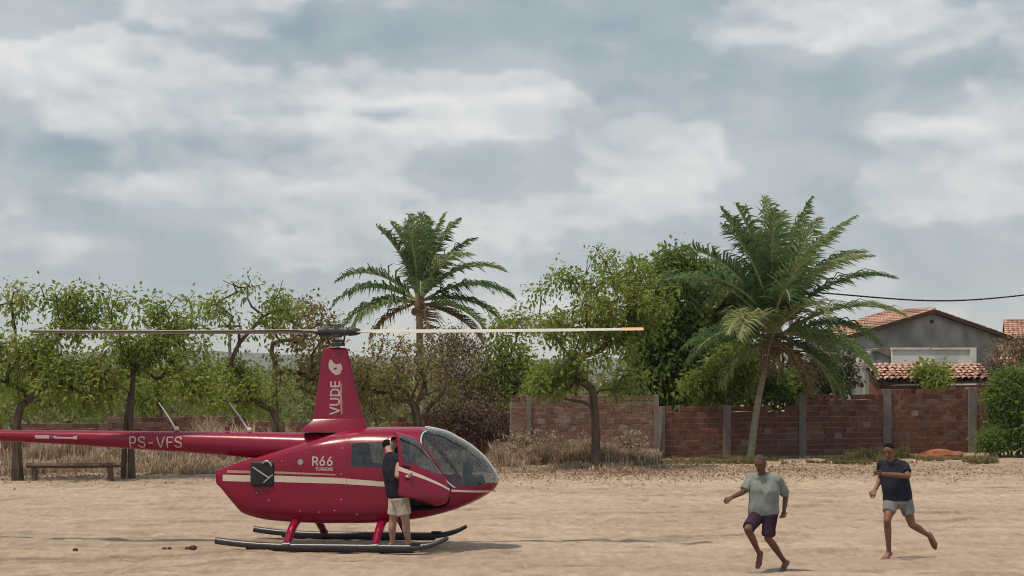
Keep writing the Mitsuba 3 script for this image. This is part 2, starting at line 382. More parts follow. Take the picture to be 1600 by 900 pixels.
def prism_wall(pts, thick_dir):                   # polygon in 3-D extruded by a vector
    pts = np.asarray(pts, float); n = len(pts); v = np.vstack([pts, pts+np.asarray(thick_dir, float)])
    f = [[0, i, i+1] for i in range(1, n-1)]+[[n, n+i+1, n+i] for i in range(1, n-1)]
    for i in range(n):
        j = (i+1) % n; f += [[i, i+n, j+n], [i, j+n, j]]
    return v, np.array(f)


def gable_house(key, apex, gdir, rdir, half, drop, L, wall_h0, wmat, tmat, over=.25, seed=2):
    """apex: front ridge end; gdir: unit along the gable; rdir: unit along the ridge going back."""
    apex, g, r = np.asarray(apex, float), np.r_[gdir, 0.], np.r_[rdir, 0.]
    zz = np.array([0, 0, 1.]); t = .2
    a0 = apex-zz*.12
    el, er = a0-g*half-zz*drop, a0+g*half-zz*drop
    base = lambda p: np.array([p[0], p[1], wall_h0])
    part('gable_wall', prism_wall([base(el), base(er), er, a0, el], r*t), wmat, key)
    part('side_wall', prism_wall([base(el)+r*t, base(el)+r*L, el+r*L, el+r*t], g*t), wmat, key)
    part('side_wall', prism_wall([base(er)-g*t+r*t, base(er)-g*t+r*L, er-g*t+r*L, er-g*t+r*t], g*t), wmat, key)
    part('gable_wall', prism_wall([base(el)+r*L, base(er)+r*L, er+r*L, a0+r*L, el+r*L], r*t), wmat, key)
    sl = drop/half; o = over
    for s in (-1, 1):
        e0 = apex+g*s*(half+o)-zz*sl*(half+o)-r*o; ridge0 = apex-r*o
        slab = prism_wall([ridge0, e0, e0+r*(L+2*o), ridge0+r*(L+2*o)], -zz*.07)
        rf = part('roof', slab, 'm_wood_dark', key)
        Uv = r*(L+2*o); Vv = e0-ridge0
        part('tile', tile_field(ridge0+zz*.02, Uv, Vv, max(3, int((L+2*o)/.24)), max(3, int(np.linalg.norm(Vv)/.4)), seed=seed+s), tmat, rf, kind='stuff', smooth=40)
    part('ridge_cap', path_tube([apex-r*o+zz*.06, apex+r*(L/2)+zz*.06, apex+r*(L+o)+zz*.06], .09, 8), tmat, key, smooth=True)


h1 = thing('house', 'grey rendered house with dark edged gable and orange tiled roof, behind the brick wall', 'house')
ap = P(1455, 485, 85); ca, sa = math.cos(math.radians(25)), math.sin(math.radians(25))
gable_house(h1, ap, (ca, sa), (-sa, ca), 4.9, 1.28, 3.5, -.1, 'm_render_grey', 'm_tile')
e0 = ap-np.array([-sa, ca, 0])*.27
for s in (-1, 1):
    q = e0+np.array([ca, sa, 0])*s*5.15-np.array([0, 0, 1.35]); d_ = np.array([-sa, ca, 0])*.05
    part('verge_board', prism_wall([e0+[0, 0, .02], q+[0, 0, .02], q-[0, 0, .16], e0-[0, 0, .16]], -d_), 'm_wood_dark', h1)
c = ap-np.array([-sa, ca, 0])*.06-np.array([0, 0, .55])
part('vent', box(c, (.16, .06, .16), math.radians(25)), 'm_wood_dark', h1)
ww = thing('white_wall', 'plain white wall with a thick top edge and end post in front of the grey gable', 'wall')
wl, wr = P(1393, 546, 73), P(1522, 546, 73)
part('panel', box(((wl[0]+wr[0])/2, 73, wl[2]/2-.05), (wr[0]-wl[0], .16, wl[2]+.1)), 'm_white_wall', ww)
part('coping', box(((wl[0]+wr[0])/2, 72.97, wl[2]+.035), (wr[0]-wl[0]+.05, .24, .08)), 'm_white_wall', ww)
part('post', box((wr[0]-.08, 72.9, wl[2]/2), (.24, .26, wl[2]+.14)), 'm_white_wall', ww)
lean = thing('outbuilding', 'small grey outbuilding with sloping top left of the white wall', 'outbuilding')
q0, q1, q2, q3 = P(1352, 566, 74.5), P(1362, 548, 74.5), P(1386, 545, 74.5), P(1412, 566, 74.5)
bz = lambda p: np.array([p[0], p[1], -.1])
part('wall', prism_wall([bz(q0), bz(q3), q3, q2, q1, q0], (0, 2.5, 0)), 'm_render_grey', lean)
part('roof_edge', prism_wall([q1+[0, -.1, .06], q2+[0, -.1, .06], q3+[.2, -.1, .0], q3+[.2, -.1, -.1], q2-[0, .1, .04], q1-[0, .1, .04]], (0, 2.7, 0)), 'm_concrete', lean)

sh = thing('shed', 'low brick shed with a sagging orange barrel tile roof just behind the brick wall', 'shed')
e1, e2 = P(1374, 595, 66.6), P(1548, 592, 68.4); r1, r2 = P(1352, 571, 69.2), P(1532, 571, 71.2)
part('roof', tile_field(r1, r2-r1, e1-r1, 20, 6, amp=.085, lap=.045, ragged=.35, seed=5), 'm_tile', sh, kind='stuff', smooth=40)
part('roof_deck', prism_wall([r1-[0, 0, .1], r2-[0, 0, .1], e2-[0, 0, .1], e1-[0, 0, .1]], (0, 0, -.07)), 'm_wood_dark', sh)
mid = (e1+e2)/2; an = math.atan2(e2[1]-e1[1], e2[0]-e1[0])
part('front_wall', box((mid[0], mid[1]+.25, mid[2]/2-.15), (np.linalg.norm(e2-e1)-.2, .2, mid[2]-.12), an), 'm_brick_2', sh)
part('side_wall', prism_wall([bz(e1+[.15, .4, 0]), bz(r1+[.15, 0, 0]), r1+[.15, 0, -.18], e1+[.15, .4, -.16]], (.18, 0, 0)), 'm_brick_2', sh)
h2 = thing('house', 'orange tiled roof of a house cut by the right edge of the photo', 'house')
gable_house(h2, P(1575, 503, 96), (-.25, -.97), (.97, -.25), 3.2, 1.0, 7.0, -.1, 'm_render_grey', 'm_tile', seed=8)
h4 = thing('house', 'low weathered tile roof behind the green bush at the right edge', 'house')
gable_house(h4, P(1568, 545, 78), (-.2, -.98), (.98, -.2), 2.4, .9, 5.0, -.1, 'm_brick_2', 'm_tile', seed=18)

# ------------------------------------------------------------------ trees


def skeleton(trunk, targets, seed):
    r = np.random.default_rng(seed)
    pos = [np.asarray(p, float) for p in trunk]; par = [-1]+list(range(len(trunk)-1)); nt = len(trunk)
    top = pos[-1]; order = np.argsort(np.linalg.norm(targets-top, axis=1)+r.uniform(0, .4, len(targets))); tips = []
    lo = max(0, nt-3)
    for t in targets[order]:
        Pn = np.array(pos[lo:]); dv = t-Pn; dist = np.linalg.norm(dv, axis=1)
        cost = dist+.45*np.maximum(0, -dv[:, 2])+.12*np.linalg.norm(Pn-top, axis=1)
        i = int(np.argmin(cost))+lo; p0 = pos[i]; L = np.linalg.norm(t-p0)
        n = max(1, int(L/.28)); g = p0-(pos[par[i]] if par[i] >= 0 else p0-[0, 0, 1]); g = g/max(np.linalg.norm(g), 1e-6)
        ctrl = p0+g*L*.35+np.array([0, 0, .12*L])+r.normal(0, .045*L, 3); last = i
        for k in range(1, n+1):
            s = k/n; q = (1-s)**2*p0+2*s*(1-s)*ctrl+s*s*t
            if k < n: q = q+r.normal(0, .018, 3)
            pos.append(q); par.append(last); last = len(pos)-1
        tips.append(last)
    return np.array(pos), np.array(par), tips


def branch_mesh(pos, par, tips, rtip, r0, nt):
    cnt = np.zeros(len(pos)); cnt[tips] += 1
    for i in range(len(pos)-1, 0, -1): cnt[par[i]] += cnt[i]
    cnt = np.maximum(cnt, 1); rad = rtip*cnt**.47
    rad = np.minimum(rad*min(1.6, r0/rad[nt-1]), r0*1.05)
    for i in range(nt): rad[i] = r0*(1.18-.3*i/max(1, nt-1)) if i else r0*1.45
    i = np.arange(1, len(pos)); p = par[i]
    return tubes(pos[p], pos[i]+(pos[i]-pos[p])*.06, np.minimum(rad[p], rad[i]*1.35), rad[i], 7)


def leaf_cloud(centres, n, spread, size, cols, seed, droop=.5, aspect=.52, shape=0):
    """Leaf-sized faces round the twig ends, folded along the midrib."""
    r = np.random.default_rng(seed); N = len(centres)*n
    c = np.repeat(centres, n, 0); off = r.normal(0, 1, (N, 3))*np.asarray(spread)
    p = c+off; d = off/np.maximum(np.linalg.norm(off, axis=1, keepdims=True), 1e-6)+r.normal(0, .6, (N, 3)); d[:, 2] -= droop
    d /= np.linalg.norm(d, axis=1, keepdims=True)
    w = np.cross(d, r.normal(0, .8, (N, 3))+np.array([0, 0, 1.3])); w /= np.linalg.norm(w, axis=1, keepdims=True)
    nn = np.cross(w, d); L = size*r.uniform(.6, 1.35, (N, 1)); W = L*aspect
    a, b = p, p+d*L-np.array([0, 0, .12])*L
    m1 = p+d*L*.45+w*W*.5+nn*W*.15; m2 = p+d*L*.45-w*W*.5+nn*W*.15
    v = np.stack([a, m1, b, m2], 1).reshape(-1, 3); k = np.arange(N)[:, None]*4
    f = np.concatenate([k+[0, 1, 2], k+[0, 2, 3]], 1).reshape(-1, 3)
    cols = np.asarray(cols, float); tone = r.random(len(centres))*.55; tt = np.clip(np.repeat(tone, n)+r.random(N)*.45, 0, .999)*(len(cols)-1)
    i = tt.astype(int); fr = (tt-i)[:, None]; col = cols[i]*(1-fr)+cols[i+1]*fr
    return (v, f), np.repeat(col*r.uniform(.85, 1.15, (N, 1)), 4, 0)


GREEN = [(.12, .18, .04), (.22, .30, .065), (.32, .38, .10), (.44, .43, .16)]
DEEP = [(.08, .14, .035), (.14, .215, .055), (.21, .29, .075), (.31, .36, .11)]
OLIVE = [(.13, .13, .05), (.22, .205, .075), (.31, .26, .11), (.36, .28, .15)]
DRY = [(.10, .075, .05), (.17, .13, .085), (.25, .19, .125), (.30, .21, .16)]


def crown_points(blobs, n, seed, gap=.42):
    """Points in the union of ellipsoids (px, py, depth, rx, ry in photo pixels, weight), kept out of noise-shaped gaps."""
    r = np.random.default_rng(seed); out = []
    wts = np.array([b[5] for b in blobs], float); wts /= wts.sum()
    while len(out) < n:
        b = blobs[r.choice(len(blobs), p=wts)]; v = r.normal(0, 1, 3); v /= np.linalg.norm(v); rr = r.random()**(1/2.2)
        s = b[2]/F; c = P(b[0], b[1], b[2]); p = c+v*rr*np.array([b[3]*s, min(b[3], 1.3*b[4])*s, b[4]*s])
        if meshkit.noise((p*1.15)[None], seed)[0] < gap: continue
        if p[2] < .5: continue
        out.append(p)
    return np.array(out)


def tree(name, label, catg, trunk_px, d, blobs, n, leaves, cols, r0, seed, group=None, spread=.17, size=.145, bark='m_bark', gap=.50, bare=0, rtip=.0075, stems=None, droop=.5):
    n = int(n*(.88 if d < 60 else .85)); k = thing(name, label, catg, group)
    trunk = [P(x, y, d) if y is not None else G(x, d)-[0, 0, .05] for x, y in trunk_px]
    tg = crown_points([(b[0], b[1], d+b[2], b[3], b[4], b[5]) for b in blobs], n, seed, gap)
    pos, par, tips = skeleton(trunk, tg, seed)
    br = branch_mesh(pos, par, tips, rtip, r0, len(trunk))
    extra = []
    if stems:
        for s in stems: extra.append(path_tube(curve([P(x, y, d) if y is not None else G(x, d)-[0, 0, .05] for x, y in s[0]], 12), np.linspace(s[1], s[2], 12), 8))
    part('trunk', cat([br]+extra), bark, k, smooth=50)
    cen = pos[tips]; nb = int(len(cen)*bare)
    if nb: cen = cen[np.argsort(cen[:, 2]+np.random.default_rng(seed).normal(0, .5, len(cen)))][:-nb]
    mids = []
    for t in tips:
        a = par[t]
        if a > len(trunk): mids.append(pos[a])
    mids = np.array(mids)[::5] if mids else np.zeros((0, 3))
    lc, col = leaf_cloud(np.vstack([cen, mids]), leaves, spread, size, cols, seed+1, droop)
    part('crown', lc, 'm_leaf', k, kind='stuff', color=col)
    return k


GT = 'young trees along the field edge'
tree('tree', 'leafy young tree with a low forked trunk, left of the log bench', 'tree', [(28, None), (27, 712), (26, 665), (30, 645)], 47.0,
     [(20, 560, 0, 100, 75, 3), (95, 530, .5, 70, 75, 2), (-30, 520, .5, 80, 70, 1.6), (60, 470, .3, 90, 28, 1.9), (110, 600, -.3, 60, 45, 1.2)], 150, 46, GREEN, .125, 21, GT, bare=.12)
tree('tree', 'leafy young tree with a double trunk at the right end of the log bench', 'tree', [(206, None), (205, 705), (204, 655), (206, 620), (208, 590)], 47.6,
     [(205, 530, 0, 85, 80, 3), (275, 560, .4, 75, 65, 2.2), (290, 490, .5, 60, 45, 1.3), (160, 580, -.3, 60, 50, 1.3), (215, 470, .2, 90, 30, 1.9), (300, 600, -.2, 60, 35, 1.2)], 170, 46, GREEN, .085, 22, GT, bare=.12,
     stems=[(((193, None), (194, 710), (197, 660), (204, 610)), .085, .05)])
tree('tree', 'sparse tree with long bare twigs rising left of the rotor mast', 'tree', [(444, None), (440, 670), (424, 640), (400, 628), (378, 622)], 51.0,
     [(355, 490, 0, 50, 60, 1.1), (390, 600, .3, 75, 40, 1.6), (425, 470, .3, 60, 45, .7), (330, 600, -.3, 60, 40, 1.3), (370, 440, .2, 40, 22, .5)], 105, 42, GREEN, .085, 23, GT, bare=.22, gap=.35, rtip=.008)
tree('tree', 'thin yellowing tree directly behind the rotor mast', 'tree', [(430, None), (430, 650), (429, 600), (430, 565)], 54.0,
     [(470, 520, 0, 75, 55, 2), (500, 590, .4, 60, 60, 1.6), (460, 480, .3, 60, 25, .8), (560, 560, .5, 60, 55, 1.2)], 120, 34, OLIVE, .10, 24, GT, bare=.2, gap=.38)
tree('tree', 'crooked half bare tree with forking limbs behind the cabin roof', 'tree', [(656, None), (655, 680), (652, 655), (648, 640)], 55.0,
     [(600, 590, 0, 55, 60, 1.3), (560, 600, .5, 50, 55, 1.1), (690, 570, .3, 60, 50, .9), (640, 545, .2, 90, 28, .9)], 90, 26, OLIVE, .13, 25, GT, bare=.3, gap=.3,
     stems=[(((651, 648), (641, 622), (622, 606), (602, 603)), .075, .03), (((655, 650), (652, 630), (658, 612), (664, 588), (672, 560)), .07, .03), (((660, 655), (675, 632), (692, 612), (697, 585), (690, 560)), .085, .035), (((641, 630), (650, 605), (657, 590)), .05, .03)])
tree('tree', 'dark trunked tree with an airy yellow green crown in front of the pale brick wall', 'tree', [(932, None), (931, 700), (930, 650), (928, 622)], 52.5,
     [(930, 500, 0, 95, 85, 3), (860, 470, .3, 60, 60, 1.6), (850, 590, .2, 75, 38, 1.9), (975, 560, .4, 55, 70, 1.4), (950, 425, .2, 75, 38, .9), (1000, 470, .5, 50, 60, 1.1), (800, 585, .4, 45, 35, .8)], 250, 50, GREEN, .13, 26, GT, bare=.1,
     stems=[(((929, 650), (915, 630), (895, 626), (880, 622)), .07, .03)])
tree('broad_tree', 'dense broad green tree behind the brick wall, left of the right palm', 'tree', [(1085, None), (1085, 650), (1083, 600)], 68.0,
     [(1075, 500, 0, 95, 95, 4), (1030, 540, -.8, 60, 70, 2), (1120, 560, -.6, 70, 75, 2), (1060, 420, .3, 70, 32, 1.4), (1140, 470, .5, 60, 70, 1.4), (1010, 600, -1, 40, 40, 1.2), (1095, 620, -1, 80, 35, 1.4)], 330, 64, DEEP, .22, 27, spread=.26, size=.27, gap=.3, droop=.8)
tree('broad_tree', 'green tree between the dry brush and the single tree, behind the right rotor blade', 'tree', [(800, None), (802, 650), (806, 600)], 66.0,
     [(800, 560, 0, 45, 50, 1.6), (770, 600, 0, 40, 35, 1), (830, 600, 0, 50, 40, 1.3), (805, 500, 0, 40, 35, .7)], 85, 44, GREEN, .13, 28, spread=.24, size=.2, gap=.35, bare=.1)
tree('broad_tree', 'hazy green tree far behind the left row, below the utility pole', 'tree', [(250, None), (250, 640), (248, 610)], 75.0,
     [(230, 600, 0, 130, 45, 3), (110, 610, 0, 100, 40, 2), (350, 625, 0, 90, 28, 2), (20, 600, 0, 80, 50, 1.6)], 110, 40, GREEN, .14, 29, spread=.34, size=.27, gap=.33)


def bush(name, label, blobs, n, leaves, cols, seed, base, size=.14, spread=.17, bark='m_bark_light', gap=.3, matk='m_leaf', droop=.3, catg='bush'):
    k = thing(name, label, catg)
    tg = crown_points(blobs, n, seed, gap); b = np.asarray(base, float)
    pos, par, tips = skeleton([b-[0, 0, .1], b+[0, 0, .15], b+[0, 0, .3]], tg, seed)
    part('stems', branch_mesh(pos, par, tips, .007, .05, 3), bark, k, smooth=50)
    if leaves:
        lc, col = leaf_cloud(pos[tips], leaves, spread, size, cols, seed+1, droop)
        part('foliage', lc, matk, k, kind='stuff', color=col)


bush('bush', 'dense green bush standing at the right end of the brick wall', [(1590, 625, 61.5, 50, 55, 2), (1585, 675, 61.2, 45, 40, 1.5), (1625, 640, 61.5, 45, 70, 1.5), (1560, 690, 61, 22, 22, .5)], 190, 60, DEEP, 41, G(1592, 61.5), size=.17)
bush('bush', 'low green weedy bush at the foot of the right wall beside the red earth', [(1548, 700, 60.5, 16, 18, 1)], 24, 40, DEEP, 42, G(1548, 60.5), size=.13)
bush('dry_bush', 'reddish brown dry bush above the green bush at the right edge', [(1590, 560, 70, 40, 35, 1), (1555, 575, 69, 25, 22, .5)], 90, 26, DRY, 43, G(1590, 70), size=.15, matk='m_dry')
bush('dry_bush', 'tangle of dry brown brush between the trees right of the slimmer palm', [(730, 590, 66, 58, 62, 2), (690, 560, 66, 45, 50, 1.3), (760, 640, 65, 45, 40, 1), (715, 535, 67, 50, 28, .7)], 430, 16, DRY, 44, G(735, 66), size=.13, matk='m_dry', gap=.2)
bush('dry_bush', 'dark dry brush piled on the low brown wall behind the windshield', [(740, 660, 60, 60, 28, 2), (690, 650, 60, 40, 20, 1)], 170, 16, [(.05, .035, .03), (.10, .07, .055), (.16, .11, .085)], 45, G(735, 60), size=.12, matk='m_dry', gap=.2)
bush('dry_bush', 'pale brown dry brush behind the mast fairing', [(590, 600, 60, 50, 55, 2), (540, 620, 60, 40, 40, 1), (620, 560, 61, 60, 35, 1)], 200, 16, OLIVE, 46, G(590, 60), size=.13, matk='m_dry', gap=.25)
bush('dry_bush', 'pale straw coloured brush along the foot of the pale brick wall', [(870, 705, 56.5, 80, 22, 2), (990, 705, 56.8, 35, 20, 1), (815, 702, 57, 35, 18, 1)], 120, 18, [(.20, .15, .10), (.32, .25, .17), (.44, .36, .26)], 50, G(900, 56.5), size=.12, matk='m_dry', gap=.3)
bush('bush', 'green shrub behind the brick wall beside the leaning trunk of the large palm', [(1195, 605, 64, 34, 38, 1), (1240, 610, 64.5, 36, 34, 1)], 100, 40, DEEP, 54, G(1205, 64), size=.18)
bush('vine', 'bright green vine growing over the shed tiles', [(1450, 581, 67.2, 34, 12, 1), (1462, 592, 66.7, 22, 14, .5)], 40, 34, GREEN, 47, P(1455, 592, 67.4), size=.19, catg='vine')
bush('bush', 'green shrubs showing over the brick wall under the right palm', [(1120, 600, 63, 60, 30, 1.4), (1150, 570, 63, 40, 35, 1)], 110, 46, GREEN, 48, G(1130, 63), size=.2)
bush('bush', 'faded olive shrub under the right palm fronds, left of the shed', [(1290, 580, 66, 60, 40, 1), (1240, 600, 66, 50, 30, .7)], 90, 30, [(.05, .06, .025), (.09, .10, .04), (.14, .13, .06)], 49, G(1280, 66), size=.2)

r = np.random.default_rng(91); N = 3200
d_ = r.uniform(82, 135, N); px_ = r.uniform(-120, 1050, N); top_ = .8+2.6*meshkit.fbm(np.stack([px_/90, d_/40, 0*d_], -1), 4, 92)
cen_ = np.stack([(px_-800)/F*d_, d_, top_*r.random(N)**.6], 1)
lc, col = leaf_cloud(cen_, 9, .45, .5, [(.12, .15, .07), (.19, .22, .10), (.26, .27, .13), (.30, .26, .16)], 93, .4)  # greyed leaf tones: distance haze put into the colour
whole('distant_scrub', lc, 'm_leaf', 'low hazy scrub and trees beyond the left boundary wall', 'scrub', kind='stuff', color=col)

# ------------------------------------------------------------------ palms


def frond_mesh(c, az, elev, L, droop, r, leaf=1.2, dens=18, hang=.55, fold=.35, curl=1.5):
    """One coconut frond: an arched stem and two rows of hanging leaflets."""
    h = np.array([math.cos(az), math.sin(az), 0]); z = np.array([0, 0, 1.])
    t = np.linspace(0, 1, 16); ang = elev-droop*t**curl
    az_w = np.cumsum(r.normal(0, .05, 16)); ds = L/15; pts = [np.asarray(c, float)]
    for a, ww_ in zip(ang[:-1], az_w): pts.append(pts[-1]+ds*((h*math.cos(ww_)+np.cross(z, h)*math.sin(ww_))*math.cos(a)+z*math.sin(a)))
    pts = np.array(pts); side = np.cross(h, z)
    st = path_tube(pts, np.linspace(.065, .012, 16), 5)
    V, Fc, C = [], [], []; n = int(L*dens); base = 0
    ft = np.linspace(.14, .995, n)
    q = np.stack([np.interp(ft, t, pts[:, k]) for k in range(3)], 1); tan = np.gradient(pts, axis=0); tan = np.stack([np.interp(ft, t, tan[:, k]) for k in range(3)], 1); tan /= np.linalg.norm(tan, axis=1, keepdims=True)
    for s in (-1, 1):
        up = np.cross(side[None], tan)*1.0; up *= np.sign(up[:, 2:3]+1e-6)
        sd = s*side[None]+.0*up; prof = np.clip(np.sin(np.pi*(.12+.86*ft)), .12, 1)[:, None]**.7
        l = leaf*prof*r.uniform(.6, 1.15, (n, 1))*np.where(r.random((n, 1)) < .08, .3, 1)
        d0 = sd*(1-.25*ft[:, None])+tan*(.55+.5*ft[:, None])+up*fold+r.normal(0, .15, (n, 3))+np.array([.22, 0, 0]); d0 /= np.linalg.norm(d0, axis=1, keepdims=True)
        m = q+d0*l*.5; d1 = d0-z*hang*r.uniform(.7, 1.5, (n, 1))+np.array([.38, .0, 0]); d1 /= np.linalg.norm(d1, axis=1, keepdims=True)
        e = m+d1*l*.5; w = tan*.036*r.uniform(.8, 1.3, (n, 1))
        v = np.stack([q-w*.7, q+w*.7, m+w, m-w, e], 1).reshape(-1, 3); k = np.arange(n)[:, None]*5
        f = np.concatenate([k+[0, 1, 2], k+[0, 2, 3], k+[3, 2, 4]], 1).reshape(-1, 3)
        V.append(v); Fc.append(f+base); base += len(v)
    return st, (np.vstack(V), np.vstack(Fc)), base


PALMG = np.array([(.085, .145, .06), (.15, .225, .095), (.25, .32, .14), (.40, .43, .21)])


def palm(label, base, crown, fronds, seed, lean=0.0, rt=.15, nuts=0):
    k = thing('coconut_palm', label, 'palm tree'); r = np.random.default_rng(seed)
    tr = curve([base-[0, 0, .1], base*.5+crown*.5+[lean, 0, 0], crown+[0, 0, .1]], 26)
    rad = np.linspace(rt*1.25, rt*.85, 26)*(1+.06*(np.arange(26) % 2)); part('trunk', path_tube(tr, rad, 10), 'm_palm_trunk', k, smooth=50)
    part('crown_shaft', path_tube([crown-[0, 0, .25], crown+[0, 0, .1], crown+[0, 0, .7], crown+[0, 0, 1.3]], [rt*1.0, rt*1.5, rt*1.0, .03], 10), 'm_palm_dry', k, smooth=50)
    for fr in fronds:  # one entry per frond
        img, elev, L, droop = fr[:4]; tone = fr[4] if len(fr) > 4 else None
        st, lv, n = frond_mesh(crown+[0, 0, .25]+r.normal(0, .06, 3), math.radians(img), math.radians(elev), L, math.radians(droop), r, hang=1.25 if elev < 32 else .7)
        dry = tone == 'dry'
        f = part('frond', st, 'm_palm_dry' if dry else 'm_palm_stem', k, smooth=60)
        t0 = r.uniform(.05, .75) if tone is None else (tone if not dry else 0)
        tt = np.clip(t0+r.normal(0, .12, n//5), 0, .99)*3; i = tt.astype(int); fr_ = (tt-i)[:, None]
        col = PALMG[i]*(1-fr_)+PALMG[np.minimum(i+1, 3)]*fr_
        if dry: col = np.array([(.22, .15, .09)])*r.uniform(.7, 1.2, (n//5, 1))
        part('leaflets', lv, 'm_palm_leaf', f, kind='stuff', color=np.repeat(col, 5, 0))
    for i in range(nuts):
        a = r.uniform(0, 2*np.pi); q = crown+np.array([math.cos(a)*.3, math.sin(a)*.3, -.12-.3*r.random()])
        s = trimesh.creation.icosphere(2, .13); s.apply_scale([1, 1, 1.25]); s.apply_translation(q); part('coconut', s, 'm_palm_dry', k, smooth=True)
    return k


# fronds: azimuth (0 = right, 90 = away, 270 = to the camera), starting elevation, length, total droop
R_ = np.random.default_rng(3)
fr_r = [(0, 50, 5.1, 70), (352, 34, 4.9, 66), (12, 64, 5.0, 70), (35, 68, 5.0, 55), (330, 60, 4.8, 66), (20, 20, 4.6, 66), (355, 74, 5.1, 50), (300, 74, 4.8, 46), (60, 78, 5.0, 34), (95, 84, 5.0, 20), (130, 78, 4.8, 36), (170, 80, 4.9, 30),
        (185, 66, 4.6, 60), (200, 56, 4.2, 74), (160, 54, 4.4, 70), (230, 72, 4.7, 50), (265, 80, 4.8, 36), (280, 64, 4.4, 70), (120, 64, 4.5, 64), (70, 60, 4.7, 70), (345, 0, 4.2, 62), (188, 16, 3.4, 58), (215, 8, 3.5, 50), (250, 34, 3.6, 105, .85),
        (318, 10, 3.9, 66), (150, 8, 3.8, 62), (40, 5, 4.0, 62), (90, 24, 3.8, 84), (340, 84, 5.0, 26), (20, 80, 5.0, 34), (200, 82, 4.8, 24), (310, 40, 4.4, 88, .7), (270, 50, 4.0, 95), (335, -25, 3.4, 55), (25, -20, 3.4, 55), (305, -30, 2.8, 50, 'dry'), (262, -20, 2.2, 70, 'dry'), (185, -25, 2.6, 50), (10, -45, 2.4, 40, 'dry'), (225, 36, 3.2, 100, .9)]
cr = P(1208, 535, 60.4)
pr = palm('full crowned coconut palm on a slim leaning pale trunk before the brick wall', G(1173, 60.4), cr, fr_r, 51, lean=-.12, rt=.105, nuts=7)
sp = path_tube(curve([cr+[-.1, 0, .6], P(1190, 420, 60.4), P(1165, 318, 60.2)], 14), np.r_[np.linspace(.05, .06, 7), np.linspace(.075, .02, 7)], 6)
part('spear_leaf', sp, 'm_palm_stem', pr, smooth=True)
for i in range(5):
    a = R_.uniform(0, 6.28); o = np.array([math.cos(a)*.28, math.sin(a)*.28, 0]); L = R_.uniform(.9, 1.9)
    part('fruit_stalk', path_tube(curve([cr+[0, 0, .1], cr+o*1.2+[0, 0, -.2], cr+o*1.1+[0, 0, -L]], 10), np.linspace(.05, .035, 10), 6), 'm_palm_dry', pr, smooth=True)
fr_l = [(4, 48, 4.3, 80), (352, 28, 4.3, 74), (15, 68, 3.7, 50), (345, 76, 3.8, 34), (60, 82, 3.8, 24), (115, 84, 3.9, 18), (170, 74, 3.8, 36), (182, 46, 4.1, 84), (190, 26, 4.0, 80), (175, 10, 3.6, 70), (200, 2, 3.4, 66), (260, 78, 3.7, 36),
        (320, 60, 3.7, 74), (90, 64, 3.7, 64), (20, 10, 3.8, 62), (330, 4, 3.4, 68), (275, 35, 3.4, 92), (285, 84, 3.8, 16), (10, 82, 3.9, 22), (150, 80, 3.6, 34), (10, -15, 3.2, 50, 'dry'), (200, -20, 2.6, 45, 'dry'), (280, -20, 2.6, 50, 'dry')]
palm('slimmer coconut palm rising behind the trees above the rotor hub', G(664, 73), P(655, 480, 73), fr_l, 52, lean=-.05, rt=.15, nuts=4)
palm('small young palm mixed with the broad tree, left of the large palm', G(1110, 66.5), P(1108, 500, 66.5), [(a, e, 3.0, 85) for a, e in ((0, 45), (40, 60), (85, 66), (130, 58), (180, 48), (215, 55), (270, 60), (320, 52), (350, 20), (190, 15))], 53, rt=.12)

# ------------------------------------------------------------------ utility pole, cable
up = thing('utility_pole', 'distant utility pole with a single crossarm above the left trees', 'utility pole')
b = G(359, 140); tpz = P(359, 503, 140)[2]
part('pole', path_tube([b-[0, 0, .2], [b[0], b[1], tpz/2], [b[0], b[1], tpz]], [.17, .14, .11], 8), 'm_concrete', up, smooth=True)
part('crossarm', box((b[0], b[1]-.14, tpz-.35), (1.9, .12, .16)), 'm_wood_dark', up)
for s in (-.8, 0.35, .8): part('insulator', path_tube([[b[0]+s, b[1]-.14, tpz-.27], [b[0]+s, b[1]-.14, tpz-.16], [b[0]+s, b[1]-.14, tpz-.06]], [.04, .06, .03], 6), 'm_metal_dark', up)
up2 = thing('utility_pole', 'utility pole hidden in the crown of the large palm, carrying the cable', 'utility pole')
b2 = G(1236, 70); z2 = P(1236, 452, 70)[2]
part('pole', path_tube([b2-[0, 0, .2], [b2[0], b2[1], z2/2], [b2[0], b2[1], z2]], [.13, .11, .09], 8), 'm_concrete', up2, smooth=True)
whole('power_cable', path_tube(curve([P(1238, 455, 70), P(1390, 466.5, 70), P(1470, 470, 70.3), P(1600, 461, 71), P(1700, 449, 71.5)], 30), .035, 6), 'm_cable', 'dark overhead cable sagging from the large palm to the right edge', 'cable', smooth=True)

# ------------------------------------------------------------------ bench, mound, stones, grass
bn = thing('log_bench', 'rough wooden bench of one long plank on two posts between the left trees', 'bench')
p0, p1 = P(42, 727, 46.8), P(189, 726, 46.8)
pl = curve([p0, p0*.5+p1*.5-[0, 0, .02], p1], 20); v, f = path_tube(pl, .085, 8); v[:, 2] = (v[:, 2]-pl[0][2])*.8+pl[0][2]; v[:, 1] = (v[:, 1]-46.8)*1.6+46.8
part('plank', (v, f), 'm_bench', bn, smooth=50)
for x in (54, 172):
    q = P(x, 729, 46.8); part('post', path_tube([[q[0], q[1], -.05], [q[0]+.01, q[1], q[2]*.5], [q[0], q[1], q[2]-.02]], [.085, .08, .078], 8), 'm_bench', bn, smooth=50)


def lump(c, sx, sy, sz, seed, sub=3, rough=.35):
    s = trimesh.creation.icosphere(sub, 1.0); v = np.array(s.vertices); n = meshkit.fbm(v*1.8+seed, 4, seed)
    v = v*(1+rough*(n-.5)*2)[:, None]*[sx, sy, sz]; return v+np.asarray(c, float), np.array(s.faces)


